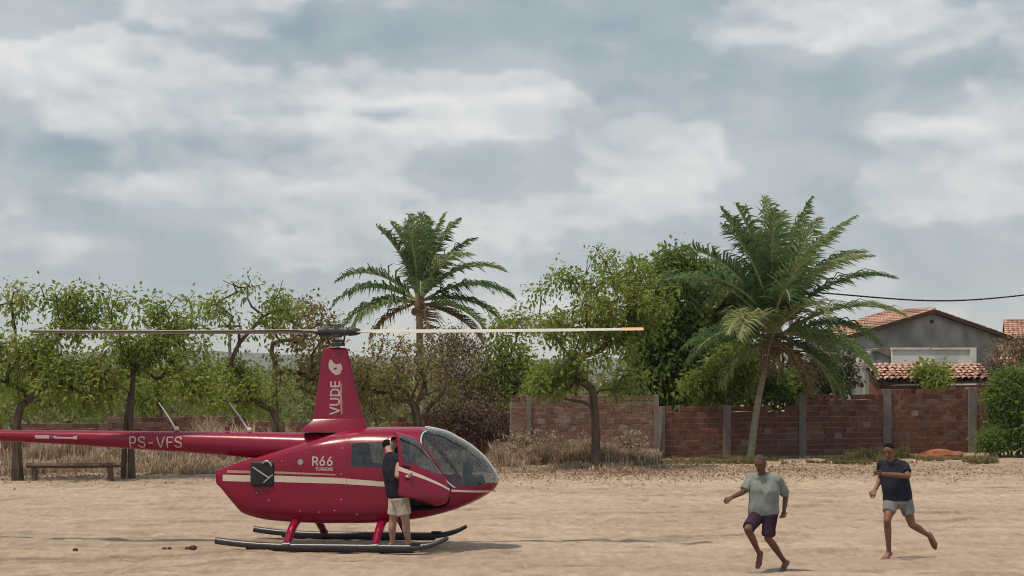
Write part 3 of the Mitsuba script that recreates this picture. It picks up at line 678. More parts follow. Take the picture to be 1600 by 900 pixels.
whole('earth_mound', lump(G(1468, 60.2)+[0, 0, -.05], .85, .6, .33, 3, 4), 'm_red_earth', 'low mound of red earth at the foot of the right brick wall', 'earth mound', smooth=True)
for i, (x, y, s, lb) in enumerate(((118, 860, 0.028, 'small dark clod lying alone on the sand below the tail boom'), (257, 858, 0.025, 'flat dark clod, leftmost of the pair below the tail boom'), (265, 857.5, 0.022, 'dark clod touching the right of the flat clod below the boom'),
                               (293, 857, 0.025, 'dark clod nearest but one to the rear skid end'), (302, 857, .04, 'dark clod nearest to the rear skid end'))):
    d = CAMZ*F/(y-HOR)
    whole('clod', lump(G(x, d)+[0, 0, s*.3], s*1.5, s*1.3, s, 20+i, 3, .5), 'm_stone', lb, 'clod of earth', smooth=True)
sl = thing('stone', 'dark stone at the foot of the single tree in front of the pale wall', 'stone')
part('stone_body', lump(G(919, 52.3)+[0, 0, .08], .24, .2, .13, 60, 3, .4), 'm_stone', sl, smooth=True)


def grass(name, label, regions, n, hrange, cols, seed, width=.02, bsdf='m_dry', bend=.5, catg='grass'):
    r = np.random.default_rng(seed); pts = []
    w = np.array([a[4] for a in regions], float); w /= w.sum()
    for a, m in zip(regions, (w*n).astype(int)):
        d = r.uniform(a[2], a[3], m*3); px = r.uniform(a[0], a[1], m*3); g = np.stack([(px-800)/F*d, d, 0*d], 1)
        keep = meshkit.fbm(np.stack([g[:, 0]*.9, g[:, 1]*.9, 0*d], -1), 3, seed) > .47; pts.append(np.c_[g[keep][:m], np.full(min(m, keep.sum()), a[5])])
    p = np.vstack(pts); N = len(p); clump = meshkit.noise(np.c_[p[:, :2]*1.6, np.zeros(N)], seed+2)
    h = p[:, 3:]*(.2+1.1*clump[:, None])*r.uniform(.5, 1.2, (N, 1)); a = r.uniform(0, 2*np.pi, N); l = np.stack([np.cos(a), np.sin(a), 0*a], 1)
    s = np.stack([-l[:, 1], l[:, 0], 0*a], 1)*width*r.uniform(.6, 1.5, (N, 1)); b = p[:, :3]-[0, 0, .05]; z = np.array([0, 0, 1.])
    k1 = b+z*h*.6+l*h*bend*.25*r.random((N, 1)); k2 = b+z*h*(1-.3*bend*r.random((N, 1)))+l*h*bend*r.random((N, 1))
    v = np.stack([b-s, b+s, k1+s*.8, k1-s*.8, k2], 1).reshape(-1, 3); i = np.arange(N)[:, None]*5
    f = np.concatenate([i+[0, 1, 2], i+[0, 2, 3], i+[3, 2, 4]], 1).reshape(-1, 3); cols = np.asarray(cols, float)
    tt = np.clip(.6*meshkit.noise(np.c_[p[:, :2]*.8, np.zeros(N)+5], seed+4)+.5*r.random(N)-.05, 0, .99)*(len(cols)-1); j = tt.astype(int); fr = (tt-j)[:, None]
    col = (cols[j]*(1-fr)+cols[j+1]*fr)*r.uniform(.8, 1.2, (N, 1))
    whole(name, (v, f), bsdf, label, catg, kind='stuff', color=np.repeat(col, 5, 0))


TAN = [(.25, .18, .125), (.38, .285, .205), (.48, .38, .285), (.58, .48, .385)]
grass('dry_grass', 'tall dry tan grass and weeds along the far edge of the field', [(-60, 520, 49.5, 59, 3, .40), (-60, 700, 56, 61.5, 1.8, .72), (300, 470, 57, 61.5, 1.3, 1.3), (560, 820, 53, 60, 1.9, .6), (780, 1030, 55, 58.3, 2.6, .75), (480, 1040, 50, 55, .9, .22)], 74000, None, TAN, 71, .02)
grass('weeds', 'low dry green weeds along the foot of the right brick wall', [(1020, 1560, 56, 60.0, 3, .20), (780, 1020, 54, 57, .5, .2), (1320, 1420, 58, 60.2, .6, .45)], 11000, None, [(.12, .12, .05), (.20, .19, .08), (.30, .25, .13), (.40, .32, .20)], 72, .02, 'm_leaf')
# fallen leaves under the trees
r = np.random.default_rng(5); N = 9000
cx = np.concatenate([r.normal(m, s, N//6) for m, s in ((40, 60), (200, 90), (930, 90), (1100, 120), (700, 150), (1380, 150))]); d = r.normal(51.5, 2.8, len(cx)); cen = np.stack([(cx-800)/F*d, d, 0*d+.02], 1)
lc, col = leaf_cloud(cen, 2, (.25, .25, .012), .075, [(.13, .09, .06), (.24, .17, .115), (.38, .28, .19), (.5, .4, .3)], 6, 0, .5)
whole('leaf_litter', lc, 'm_dry', 'scattered dead leaves on the sand under the trees', 'dead leaves', kind='stuff', color=col)

# ------------------------------------------------------------------ helicopter
from scipy.interpolate import PchipInterpolator as Pchip
CX, CY, PSI = (527-800)/F*28.3, 28.3, math.radians(10)
CP, SP_ = math.cos(PSI), math.sin(PSI)


def W(v):                                        # helicopter axes (X nose, Y left, Z up) -> world
    v = np.atleast_2d(np.asarray(v, float)); return np.stack([CX+v[:, 0]*CP+v[:, 1]*SP_, CY-v[:, 0]*SP_+v[:, 1]*CP, v[:, 2]], 1)


def H(px, py, Yl):                               # where the photograph's pixel meets the plane Y = Yl of the helicopter
    u = (px-800)/F; x = (u*(CY+Yl*CP)-CX-Yl*SP_)/(CP+u*SP_); return x, CAMZ+(HOR-py)/F*(CY-x*SP_+Yl*CP)


def HS(pts, Yl): return [H(x, y, Yl) for x, y in pts]


heli = thing('helicopter', 'dark red helicopter parked on its skids on the sand with one door open', 'helicopter')


def hp(name, mesh, bsdf, parent=None, smooth=False, **kw):
    return part(name, (W(mesh[0]), mesh[1]), bsdf, parent or heli, smooth, **kw)


ST = [  # px, py top, py bottom, half width, exponent up, exponent down, py widest
    (347, 732, 758, .30, .45, .6, 745), (352, 730, 762, .33, .45, .55, 746), (370, 725, 783, .40, .32, .5, 750), (390, 719, 802, .46, .30, .45, 752), (440, 704, 812, .56, .30, .42, 756), (500, 686, 815, .63, .36, .42, 760),
    (545, 672, 815, .655, .58, .42, 762), (575, 668, 815, .66, .62, .42, 762), (610, 667, 814, .665, .66, .45, 762), (655, 667, 809, .66, .72, .5, 762), (690, 672, 802, .625, .8, .55, 762), (720, 686, 793, .545, .88, .62, 760),
    (745, 703, 782, .43, .95, .7, 758), (765, 724, 770, .27, 1, .85, 755), (774, 738, 762, .15, 1, .95, 752), (778, 746, 755, .05, 1, 1, 750.5)]
sx = np.array([H(s[0], 700, 0)[0] for s in ST])
zt = Pchip(sx, [H(s[0], s[1], 0)[1] for s in ST]); zb = Pchip(sx, [H(s[0], s[2], 0)[1] for s in ST]); zm = Pchip(sx, [H(s[0], s[6], 0)[1] for s in ST])
hw = Pchip(sx, [s[3] for s in ST]); eu = Pchip(sx, [s[4] for s in ST]); ed = Pchip(sx, [s[5] for s in ST])


def bodyY(x, z, inset=0.0):
    x = np.clip(x, sx[0], sx[-1]); m = zm(x); up = z > m
    h = np.where(up, zt(x)-m, m-zb(x)); e = np.where(up, eu(x), ed(x))
    return (hw(x)-inset)*np.maximum(1-np.minimum(np.abs(z-m)/h, 1)**(2/e), 0)**(e/2)


def loft(inset, nx=110, nt=96):
    s = np.linspace(0, 1, nx); xx = sx[0]+inset+(sx[-1]-sx[0]-2.5*inset)*(1-(1-s)**1.25)
    t = np.arange(nt)*2*np.pi/nt; V = []
    for x in xx:
        m, w = zm(x), max(hw(x)-inset, .004); hu, hd = max(zt(x)-m-inset, .003), max(m-zb(x)-inset, .003)
        c, q = np.cos(t), np.sin(t); e = np.where(q >= 0, eu(x), ed(x))
        V.append(np.stack([0*t+x, w*np.sign(c)*np.abs(c)**e, m+np.where(q >= 0, hu, hd)*np.sign(q)*np.abs(q)**e], 1))
    v = np.vstack(V+[[[xx[0], 0, zm(xx[0])]], [[xx[-1], 0, zm(xx[-1])]]]); f = []
    i = np.arange(nt); j = (i+1) % nt
    for k in range(nx-1):
        a = k*nt; f += [np.stack([a+i, a+j, a+j+nt], 1), np.stack([a+i, a+j+nt, a+i+nt], 1)]
    f += [np.stack([j, i, 0*i+nx*nt], 1), np.stack([(nx-1)*nt+i, (nx-1)*nt+j, 0*i+nx*nt+1], 1)]
    return man(v, np.vstack(f))


outer = loft(0.0).as_original(); inner = loft(.032)
OID = outer.original_id()


def prism(poly, y0, y1):                          # side-view polygon (X, Z) extruded across Y
    cs = m3.CrossSection([np.asarray(poly, float)], m3.FillRule.NonZero)
    return cs.extrude(y1-y0).rotate((90, 0, 0)).translate((0, y1, 0))


def roundp(poly, r):
    g = Polygon(poly).buffer(-r).buffer(2*r).buffer(-r); return np.array(g.exterior.coords)[:-1]


def skin_faces(m):                                # only the outer surface's triangles of a boolean result
    g = m.to_mesh(); v, f = np.asarray(g.vert_properties)[:, :3].astype(float), np.asarray(g.tri_verts).astype(int)
    ids, ri = np.asarray(g.run_original_id), np.asarray(g.run_index)//3
    keep = np.concatenate([np.arange(ri[k], ri[k+1]) for k in range(len(ids)) if ids[k] == OID]) if len(ids) else []
    return v, f[keep.astype(int)]


wind = roundp(HS([(655, 672), (668, 662), (795, 655), (795, 753), (768, 757), (735, 760), (712, 761), (700, 752), (655, 690)], -.45), .05)
rwin = roundp(HS([(548, 693), (597, 690), (601, 731), (549, 729)], -.62), .04)
door = roundp(HS([(608, 683), (644, 683), (703, 760), (700, 788), (682, 797), (612, 800)], -.62), .03)
dwin = roundp(HS([(613, 690), (641, 689), (687, 745), (680, 748), (615, 742)], -.62), .03)
pW, pR = prism(wind, -2, 2), prism(rwin, -2, 2)
pD, pDin, pDW = prism(door, -2, -.05), prism(np.array(Polygon(door).buffer(-.006).exterior.coords)[:-1], -2, -.05), prism(dwin, -2, -.05)
shell = outer-inner
fus = shell-pW-pR-pD-prism(dwin, .05, 2)
hp('fuselage', tm(fus), 'm_red_paint', smooth=28)
hp('windshield', skin_faces(outer ^ pW), 'm_glass', smooth=40)
for nm, y0, y1 in (('rear_window', -2, 0), ('rear_window', 0, 2)): hp(nm, skin_faces(outer ^ prism(rwin, y0, y1)), 'm_glass', smooth=40)
hp('door_window', skin_faces(outer ^ prism(dwin, .05, 2)), 'm_glass', smooth=40)
# windscreen frame: rear edge bead and middle post, reflected light put into their pale colour
fr1 = [(H(px, py, -.5)[0], H(px, py, -.5)[1]) for px, py in ((712, 762), (700, 752), (678, 722), (659, 694), (657, 682), (662, 674))]
for s in (-1, 1):
    c = curve([(x, s*(float(bodyY(x, z))+.004), z) for x, z in fr1], 30); hp('window_frame', path_tube(c, .014, 6), 'm_frame_grey' if s < 0 else 'm_red_paint', smooth=True)
xx = np.linspace(H(664, 700, 0)[0], sx[-1]-.01, 30); hp('centre_post', path_tube(np.stack([xx, 0*xx, zt(xx)+.002], 1), .02, 6), 'm_frame_grey', smooth=True)

# the open door: turned about its raked hinge
h0, h1_ = H(646, 684, -.62), H(703, 760, -.62)
ha = np.array([h0[0], -float(bodyY(*h0))-.005, h0[1]]); hb = np.array([h1_[0], -float(bodyY(*h1_))-.005, h1_[1]])
ax = (ha-hb)/np.linalg.norm(ha-hb); TH = math.radians(50)


def swing(v):
    q = np.asarray(v, float)-hb; par_ = (q@ax)[:, None]*ax; return hb+par_+math.cos(TH)*(q-par_)+math.sin(TH)*np.cross(ax, q)


dv, df = tm((shell ^ pDin)-pDW)
dkey = hp('door', (swing(dv), df), 'm_red_paint', smooth=28, label='open right front door')
dv, df = skin_faces(outer ^ pDW); hp('door_glass', (swing(dv), df), 'm_glass', dkey, smooth=40)


def band(top, bot, Yl, n=60, side=-1, off=.004, xr=None):
    """A painted stripe that follows the body: two pixel polylines as its edges."""
    a, b = np.array(HS(top, Yl)), np.array(HS(bot, Yl)); x = np.linspace(max(a[0, 0], b[0, 0]), min(a[-1, 0], b[-1, 0]), n)
    if xr: x = np.linspace(xr[0], xr[1], n)
    za, zc = np.interp(x, a[:, 0], a[:, 1]), np.interp(x, b[:, 0], b[:, 1]); V = []
    for s in (0, .5, 1):
        z = za*(1-s)+zc*s; V.append(np.stack([x, side*(bodyY(x, z)+off), z], 1))
    v = np.vstack(V); i = np.arange(n-1); f = []
    for r in (0, n): f += [np.stack([r+i, r+i+n, r+i+1+n], 1), np.stack([r+i, r+i+1+n, r+i+1], 1)]
    return v, np.vstack(f)


xD0, xD1 = Polygon(door).bounds[0], H(703, 760, -.62)[0]
T1, B1 = [(347.5, 743), (440, 743.5), (530, 746.5), (608, 753), (640, 757), (700, 765), (772, 770)], [(347.5, 753), (440, 753.5), (530, 755.5), (608, 760.5), (640, 763), (700, 768.5), (772, 773)]
T2, B2_ = [(347.5, 735.5), (440, 737), (525, 740.5)], [(347.5, 740), (440, 740.5), (525, 742.5)]
for side in (-1, 1):
    if side < 0:
        hp('stripe', band(T1, B1, -.62, side=-1, xr=(H(347.6, 0, -.35)[0]+.01, xD0-.006)), 'm_white_paint', smooth=True)
        hp('stripe', band(T1, B1, -.62, side=-1, xr=(xD1+.01, H(771, 0, -.2)[0])), 'm_white_paint', smooth=True)
        v, f = band(T1, B1, -.62, side=-1, xr=(xD0+.008, xD1-.02)); hp('stripe', (swing(v), f), 'm_white_paint', dkey, smooth=True)
    else: hp('stripe', band(T1, B1, -.62, side=1, xr=(H(348, 0, -.35)[0]+.01, H(765, 0, -.3)[0])), 'm_white_paint', smooth=True)
    hp('stripe', band(T2, B2_, -.62, side=side), 'm_gold', smooth=True)


def decal(mesh_, place, name, bsdf, parent=None, edge=.025, smooth=False):
    """Flat lettering (x, y, z) laid on a surface: place(x, y) -> X, Z, half width there."""
    v, f = trimesh.remesh.subdivide_to_size(np.asarray(mesh_.vertices), np.asarray(mesh_.faces), edge)
    X_, Z_, Y_ = place(v[:, 0], v[:, 1]); hp(name, (np.stack([X_, -(Y_+.003+v[:, 2]), Z_], 1), f), bsdf, parent)


tx0, tz0 = H(487, 727, -.6)
decal(meshkit.text_mesh('R66', .14, .003, True), lambda x, y: (tx0+x, tz0+y, bodyY(tx0+x, tz0+y)), 'lettering', 'm_letter')
tx1, tz1 = H(493, 735, -.6)
decal(meshkit.text_mesh('TURBINE', .05, .003, True), lambda x, y: (tx1+x, tz1+y, bodyY(tx1+x, tz1+y)), 'lettering', 'm_letter')

x_, z_ = H(618, 752, -.62); v, f = rbox((x_+.04, -float(bodyY(x_+.04, z_+.02))-.012, z_+.02), (.13, .03, .035), .01); hp('handle', (swing(v), f), 'm_black_rubber', dkey)
x_, z_ = H(470, 722, -.6); hp('filler_cap', tm(Man.cylinder(.02, .05, .045, 18, True).rotate((90, 0, 0)).translate((x_, -float(bodyY(x_, z_))-.004, z_))), 'm_steel', smooth=30)
for (xa, ya), (xb, yb_) in (((543, 684), (543, 808)), ((604, 683), (604, 803))):
    n_ = 24; xs_ = np.linspace(0, 1, n_); pp = np.array([H(xa+(xb-xa)*t_, ya+(yb_-ya)*t_, -.62) for t_ in xs_]); hp('panel_seam', path_tube(np.stack([pp[:, 0], -(bodyY(pp[:, 0], pp[:, 1])+.0), pp[:, 1]], 1), .006, 5), 'm_interior')
# engine intake on the side, skin panels
ix0, iz0 = H(393, 760, -.5); ix1, iz1 = H(431, 720, -.5); iy = -float(bodyY((ix0+ix1)/2, (iz0+iz1)/2))
ik = hp('engine_intake', rbox(((ix0+ix1)/2, iy+.01, (iz0+iz1)/2), (ix1-ix0, .14, iz1-iz0), .05), 'm_black_rubber', smooth=40)
yb = iy-.075
hp('intake_brace', path_tube([(ix0+.05, yb+.02, iz1-.1), (ix1-.07, yb, iz0+.14)], .012, 6), 'm_steel', ik)
hp('intake_brace', path_tube([(ix1-.02, yb+.02, iz0+.2), (ix1-.17, yb, iz0+.07)], .012, 6), 'm_steel', ik)
hp('intake_brace', path_tube(curve([(ix0+.22, yb+.01, iz1-.04), (ix0+.3, yb, iz1-.0), (ix0+.37, yb+.01, iz1-.08)], 10), .016, 6), 'm_steel', ik)
for (x0, y0, x1, y1) in ((391, 790, 428, 803), (452, 770, 520, 770.8), (535, 690, 535.8, 808)):
    hp('panel_seam', band([(x0, y0), (x1, y0)], [(x0, y0+.8), (x1, y0+.8)] if y1-y0 < 20 else [(x0, y1), (x1, y1)], -.6, 12, off=.0025), 'm_interior', smooth=True)
for px, py in ((500, 800), (560, 803), (525, 797), (470, 798), (441, 720), (536, 700), (536, 740), (536, 780), (400, 770), (420, 782)): hp('fastener', tm(Man.sphere(.014, 10).translate((H(px, py, -.55)[0], -float(bodyY(*H(px, py, -.55))), H(px, py, -.55)[1]))), 'm_steel')

rv = []
for (xa, ya, xb, yb_, n_) in ((440, 713, 540, 690, 16), (440, 770, 540, 771, 16), (440, 806, 600, 808, 22), (537, 690, 537, 806, 14), (549, 690, 549, 806, 14), (612, 806, 690, 800, 10)):
    for t_ in np.linspace(0, 1, n_):
        x, z = H(xa+(xb-xa)*t_, ya+(yb_-ya)*t_, -.6); rv.append(tm(Man.sphere(.009, 8).translate((x, -float(bodyY(x, z)), z))))
hp('rivets', cat(rv), 'm_red_paint', kind='stuff')
# cabin: floor, bulkhead, seats, console
fx0, fx1 = H(545, 0, 0)[0], H(752, 0, 0)[0]; fz = H(600, 803, 0)[1]
hp('cabin_floor', tm(inner ^ Man.cube((fx1-fx0-.1, 2, .05), True).translate(((fx0+fx1)/2-.1, 0, fz+.07))), 'm_interior')
hp('bulkhead', tm((inner ^ Man.cube((.05, 2, 2), True).translate((fx0, 0, 1.2)))), 'm_interior')
for px, w in ((585, .5), (655, .48)):
    bx_ = H(px, 0, 0)[0]
    for s in (-1, 1):
        sk = hp('seat', rbox((bx_+.12, s*.29, fz+.28), (.48, w-.06, .16), .05), 'm_seat', smooth=40)
        v, f = rbox((0, 0, .36), (.11, w-.06, .66), .045); a = -.2; hp('seat_back', (np.stack([v[:, 0]*math.cos(a)+v[:, 2]*math.sin(a)+bx_-.1, v[:, 1]+s*.29, -v[:, 0]*math.sin(a)+v[:, 2]*math.cos(a)+fz+.3], 1), f), 'm_seat', sk, smooth=40)
        v, f = rbox((bx_-.27, s*.29, fz+1.03), (.1, .24, .17), .04); hp('headrest', (v, f), 'm_seat', sk, smooth=40)
cxp = H(742, 0, 0)[0]
hp('console', tm(inner ^ Man.batch_hull([Man.cube((.32, .36, .1), True).translate((cxp-.08, 0, fz+.1)), Man.cube((.18, .62, .08), True).translate((cxp-.02, 0, fz+.60)), Man.cube((.1, .5, .05), True).translate((cxp+.08, 0, fz+.5))])), 'm_interior')
hp('instrument_panel', rbox((cxp-.12, 0, fz+.74), (.08, .5, .30), .03), 'm_black_rubber', smooth=40)
hp('cyclic_stick', path_tube(curve([(cxp-.4, 0, fz+.1), (cxp-.42, 0, fz+.4), (cxp-.5, 0, fz+.55)], 10), .018, 6), 'm_interior', smooth=True)

# tail boom, fin, tail rotor
bz0 = lambda px, py: H(px, py, 0)
bp = np.array([bz0(-80, 677), bz0(0, 680.5), bz0(120, 684), bz0(300, 691), bz0(400, 695.5), bz0(480, 700), bz0(545, 703)]); br_ = np.array([6.5, 8.6, 12, 17, 20.5, 24, 27])/95.05
bx_ = np.linspace(bp[0, 0], bp[-1, 0], 60); bzc, brr = np.interp(bx_, bp[:, 0], bp[:, 1]), np.interp(bx_, bp[:, 0], br_)
boom = hp('tail_boom', path_tube(np.stack([bx_, 0*bx_, bzc], 1), brr, 28), 'm_red_paint', smooth=50)
for px in (372, 405, 420): x = H(px, 0, 0)[0]; hp('boom_rib', path_tube([(x-.012, 0, np.interp(x, bx_, bzc)), (x+.012, 0, np.interp(x, bx_, bzc))], float(np.interp(x, bx_, brr))+.003, 28), 'm_red_paint', boom, smooth=40)


def on_boom(x0, z0, rot=None):
    def fn(x, y):
        X_ = x0+x; zc, r = np.interp(X_, bx_, bzc), np.interp(X_, bx_, brr); Z_ = z0+y
        return X_, Z_, np.sqrt(np.maximum(r*r-(Z_-zc)**2, 0))
    return fn


q = H(200, 699, -.15); decal(meshkit.text_mesh('PS-VFS', .185, .003), on_boom(q[0], q[1]), 'lettering', 'm_letter', boom)
bxm = lambda w, h: trimesh.Trimesh(np.array([[0, 0, 0], [w, 0, 0], [w, h, 0], [0, h, 0.]]), [[0, 1, 2], [0, 2, 3]])
q = H(55, 685.5, -.1); decal(bxm(.26, .06), on_boom(q[0], q[1]), 'decal', 'm_letter', boom)
q = H(80, 685.5, -.1); decal(bxm(.045, .06), on_boom(q[0], q[1]), 'decal', 'm_decal_blue', boom)
cap = Polygon([(0, .022), (.05, .022), (.05, .055), (.012, .055)]).union(Polygon([(.02, .01), (.42, .004), (.42, .034), (.02, .04)])).union(Polygon([(.36, .0), (.43, .0), (.43, .06), (.36, .05)]))
vv, ff = trimesh.creation.triangulate_polygon(cap, engine='earcut'); q = H(84, 686, -.1)
decal(trimesh.Trimesh(np.c_[vv, 0*vv[:, 0]], ff), on_boom(q[0], q[1]), 'decal', 'm_letter', boom)
for (a, b_) in (((248, 629), (276, 670)), ((358, 629), (390, 672))):
    A_, B_ = H(*a, 0), H(*b_, 0); ak = hp('antenna', path_tube([(B_[0], 0, B_[1]-.03), ((A_[0]+B_[0])/2, 0, (A_[1]+B_[1])/2), (A_[0], 0, A_[1])], [.02, .014, .011], 6), 'm_frame_grey', boom, smooth=True)
    hp('base', tm(Man.sphere(.045, 14).translate((B_[0], 0, B_[1]+.0))), 'm_white_paint', ak, smooth=True)
q = H(355, 671, 0); hp('beacon', tm(Man.cylinder(.07, .05, .04, 14).translate((q[0], 0, q[1]-.02))), 'm_red_paint', boom, smooth=30)
tx_ = bp[0, 0]-.45
hp('tail_cone', path_tube([(bp[0, 0]+.02, 0, bp[0, 1]), (bp[0, 0]-.3, 0, bp[0, 1]+.01), (tx_-.25, 0, bp[0, 1]+.01)], [.068, .075, .05], 16), 'm_red_paint', boom, smooth=50)
fin = Man.batch_hull([Man.cube((.30, .03, .04), True).translate((tx_+.1, 0, bp[0, 1]+.05)), Man.cube((.2, .02, .03), True).translate((tx_-.3, 0, bp[0, 1]+.75))])+Man.batch_hull([Man.cube((.28, .03, .04), True).translate((tx_+.1, 0, bp[0, 1]-.04)), Man.cube((.16, .02, .03), True).translate((tx_-.15, 0, bp[0, 1]-.55))])
hp('tail_fin', tm(fin), 'm_red_paint', boom)
hp('stabilizer', rbox((tx_+.2, .35, bp[0, 1]), (.3, .7, .03), .012), 'm_red_paint', boom)
trk = hp('tail_rotor_hub', path_tube([(tx_-.1, -.05, bp[0, 1]+.02), (tx_-.1, -.2, bp[0, 1]+.02), (tx_-.1, -.3, bp[0, 1]+.02)], .05, 10), 'm_metal_dark', boom, smooth=40)
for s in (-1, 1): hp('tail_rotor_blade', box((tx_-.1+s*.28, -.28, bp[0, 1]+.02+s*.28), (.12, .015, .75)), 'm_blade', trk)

# mast fairing: a tapered teardrop
FS = [(674, 476, 577, .30), (669, 478, 575, .285), (656, 490, 570, .20), (654, 491, 568.5, .175), (600, 499, 555, .135), (546, 505.5, 543, .095), (543.5, 509, 540, .06)]
fz_ = np.array([H(527, s[0], 0)[1] for s in FS]); fr_, ff_, fw_ = (np.array([H(s[1], 0, 0)[0] for s in FS]), np.array([H(s[2], 0, 0)[0] for s in FS]), np.array([s[3] for s in FS]))
o_ = np.argsort(fz_)


def fair(x, z):
    r0, f0, w = (np.interp(z, fz_[o_], a[o_]) for a in (fr_, ff_, fw_)); s = np.clip((f0-x)/(f0-r0), 0, 1)
    return w*np.minimum(1, 1.55*s**.55*(1-.38*s))*np.clip((1-s)/.03, 0, 1)**.5


V = []; nq = 40
zz_ = np.unique(np.concatenate([fz_, np.linspace(fz_.min(), fz_.max(), 14)]))
for z in zz_:
    r0, f0 = np.interp(z, fz_[o_], fr_[o_]), np.interp(z, fz_[o_], ff_[o_]); s = (1-np.cos(np.linspace(0, np.pi, nq)))/2; x = f0-(f0-r0)*s; y = fair(x, np.full(nq, z))
    V.append(np.vstack([np.stack([x, -y, 0*x+z], 1), np.stack([x[::-1], y[::-1], 0*x+z], 1)[1:-1]]))
m_ = len(V[0]); v = np.vstack(V+[[[0, 0, zz_[-1]]]]); f = []
for k in range(len(zz_)-1):
    i = np.arange(m_); j = (i+1) % m_; f += [np.stack([k*m_+i, k*m_+j, k*m_+j+m_], 1), np.stack([k*m_+i, k*m_+j+m_, k*m_+i+m_], 1)]
i = np.arange(m_); f.append(np.stack([(len(zz_)-1)*m_+i, (len(zz_)-1)*m_+(i+1) % m_, 0*i+len(zz_)*m_], 1))
fk = hp('mast_fairing', (v, np.vstack(f)), 'm_red_paint', smooth=35)
q = H(530, 649, -.15)
decal(meshkit.text_mesh('VUDE', .155, .003, True), lambda x, y: (q[0]-y, q[1]+x*.97, fair(q[0]-y, q[1]+x*.97)), 'lettering', 'm_letter', fk)
lg = Polygon([(0, .17), (.02, .235), (.055, .195), (.10, .15), (.185, .165), (.205, .10), (.17, .015), (.115, .0), (.05, .05), (.01, .10)]).buffer(.012).difference(Polygon([(.07, .10), (.12, .12), (.13, .085), (.09, .07)]))
vv, ff = trimesh.creation.triangulate_polygon(lg, engine='earcut'); q2_ = H(514, 585, -.12)
decal(trimesh.Trimesh(np.c_[vv, 0*vv[:, 0]], ff), lambda x, y: (q2_[0]+x, q2_[1]+y, fair(q2_[0]+x, q2_[1]+y)), 'emblem', 'm_letter', fk)
q3_ = H(534.5, 647, -.15); sw = Polygon([(0, 0), (.5, .02), (.5, .035), (.3, .05), (0, .02)]); vv, ff = trimesh.creation.triangulate_polygon(sw, engine='earcut')
decal(trimesh.Trimesh(np.c_[vv, 0*vv[:, 0]], ff), lambda x, y: (q3_[0]-y, q3_[1]+x, fair(q3_[0]-y, q3_[1]+x)), 'swoosh', 'm_gold', fk)

# mast, hub, blades
zh = H(527, 518, 0)[1]; zf = fz_.max()
hp('mast', path_tube([(0, 0, zf-.05), (0, 0, zf+.1), (0, 0, zh)], .035, 12), 'm_steel', smooth=True)
hp('swashplate', tm(Man.cylinder(.05, .13, .13, 20).translate((0, 0, zf+.03))+Man.cylinder(.04, .09, .1, 20).translate((0, 0, zf+.09))), 'm_metal_dark', smooth=30)
for s in (-1, 1): hp('pitch_link', path_tube([(s*.11, -.05, zf+.05), (s*.15, -.1, zf+.16), (s*.16, -.12, zh-.02)], .016, 6), 'm_metal_dark', smooth=True)
hub = hp('rotor_hub', tm(Man.batch_hull([Man.sphere(.07, 16).translate((s*.16, 0, zh)) for s in (-1, 1)])+Man.cylinder(.1, .075, .05, 18).translate((0, 0, zh+.02))+Man.cylinder(.05, .085, .085, 18).translate((0, 0, zh-.09))), 'm_metal_dark', smooth=40)
C0 = np.array([CX, CY, zh]); tilt = math.radians(-.22)
for s in (1, -1):
    n = 40; rr = np.r_[.27, np.linspace(.42, 5.03, n)]; V = []
    t = np.arange(16)*2*np.pi/16
    for k, r0 in enumerate(rr):
        ch, th = (.10, .10) if k == 0 else ((.25, .046) if r0 > .6 else (.16, .06)); pit = math.radians(14-6*r0/5.03)
        xc = ch*(.5*np.cos(t)); yc = th*.5*np.sin(t)*(.75+.45*np.cos(t)); a = xc*math.cos(pit)-yc*math.sin(pit); b_ = xc*math.sin(pit)+yc*math.cos(pit)
        V.append(np.stack([0*t+r0, a, b_-.012*math.sin(r0/5.03*3)+.004*r0], 1))
    v = np.vstack(V+[[[rr[-1], 0, V[-1][:, 2].mean()]], [[rr[0], 0, V[0][:, 2].mean()]]]); f = []
    i = np.arange(16); j = (i+1) % 16
    for k in range(len(rr)-1): f += [np.stack([k*16+i, k*16+j, k*16+j+16], 1), np.stack([k*16+i, k*16+j+16, k*16+i+16], 1)]
    f = np.vstack(f); nb = len(rr)
    f = np.vstack([f, np.stack([(nb-1)*16+i, (nb-1)*16+j, 0*i+nb*16], 1), np.stack([j, i, 0*i+nb*16+1], 1)])
    v[:, :2] *= s
    v[:, 2] += -v[:, 0]*math.tan(tilt)
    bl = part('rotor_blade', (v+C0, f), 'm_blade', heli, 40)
    cut = v[(nb-4)*16:(nb)*16].reshape(4, 16, 3); c_ = cut.mean(1, keepdims=True); cut = c_+(cut-c_)*[1, 1.02, 1.10]
    fc = []
    for k in range(3): fc += [np.stack([k*16+i, k*16+j, k*16+j+16], 1), np.stack([k*16+i, k*16+j+16, k*16+i+16], 1)]
    if s > 0: part('blade_tip', (cut.reshape(-1, 3)+C0, np.vstack(fc)), 'm_blade_tip', bl, 40)
    part('blade_grip', path_tube(np.array([[.12, 0, 0], [.2, 0, 0], [.3, 0, 0], [.38, 0, 0]])*[s, 1, 1]+C0, [.05, .075, .065, .04], 12), 'm_metal_dark', hub, smooth=True)

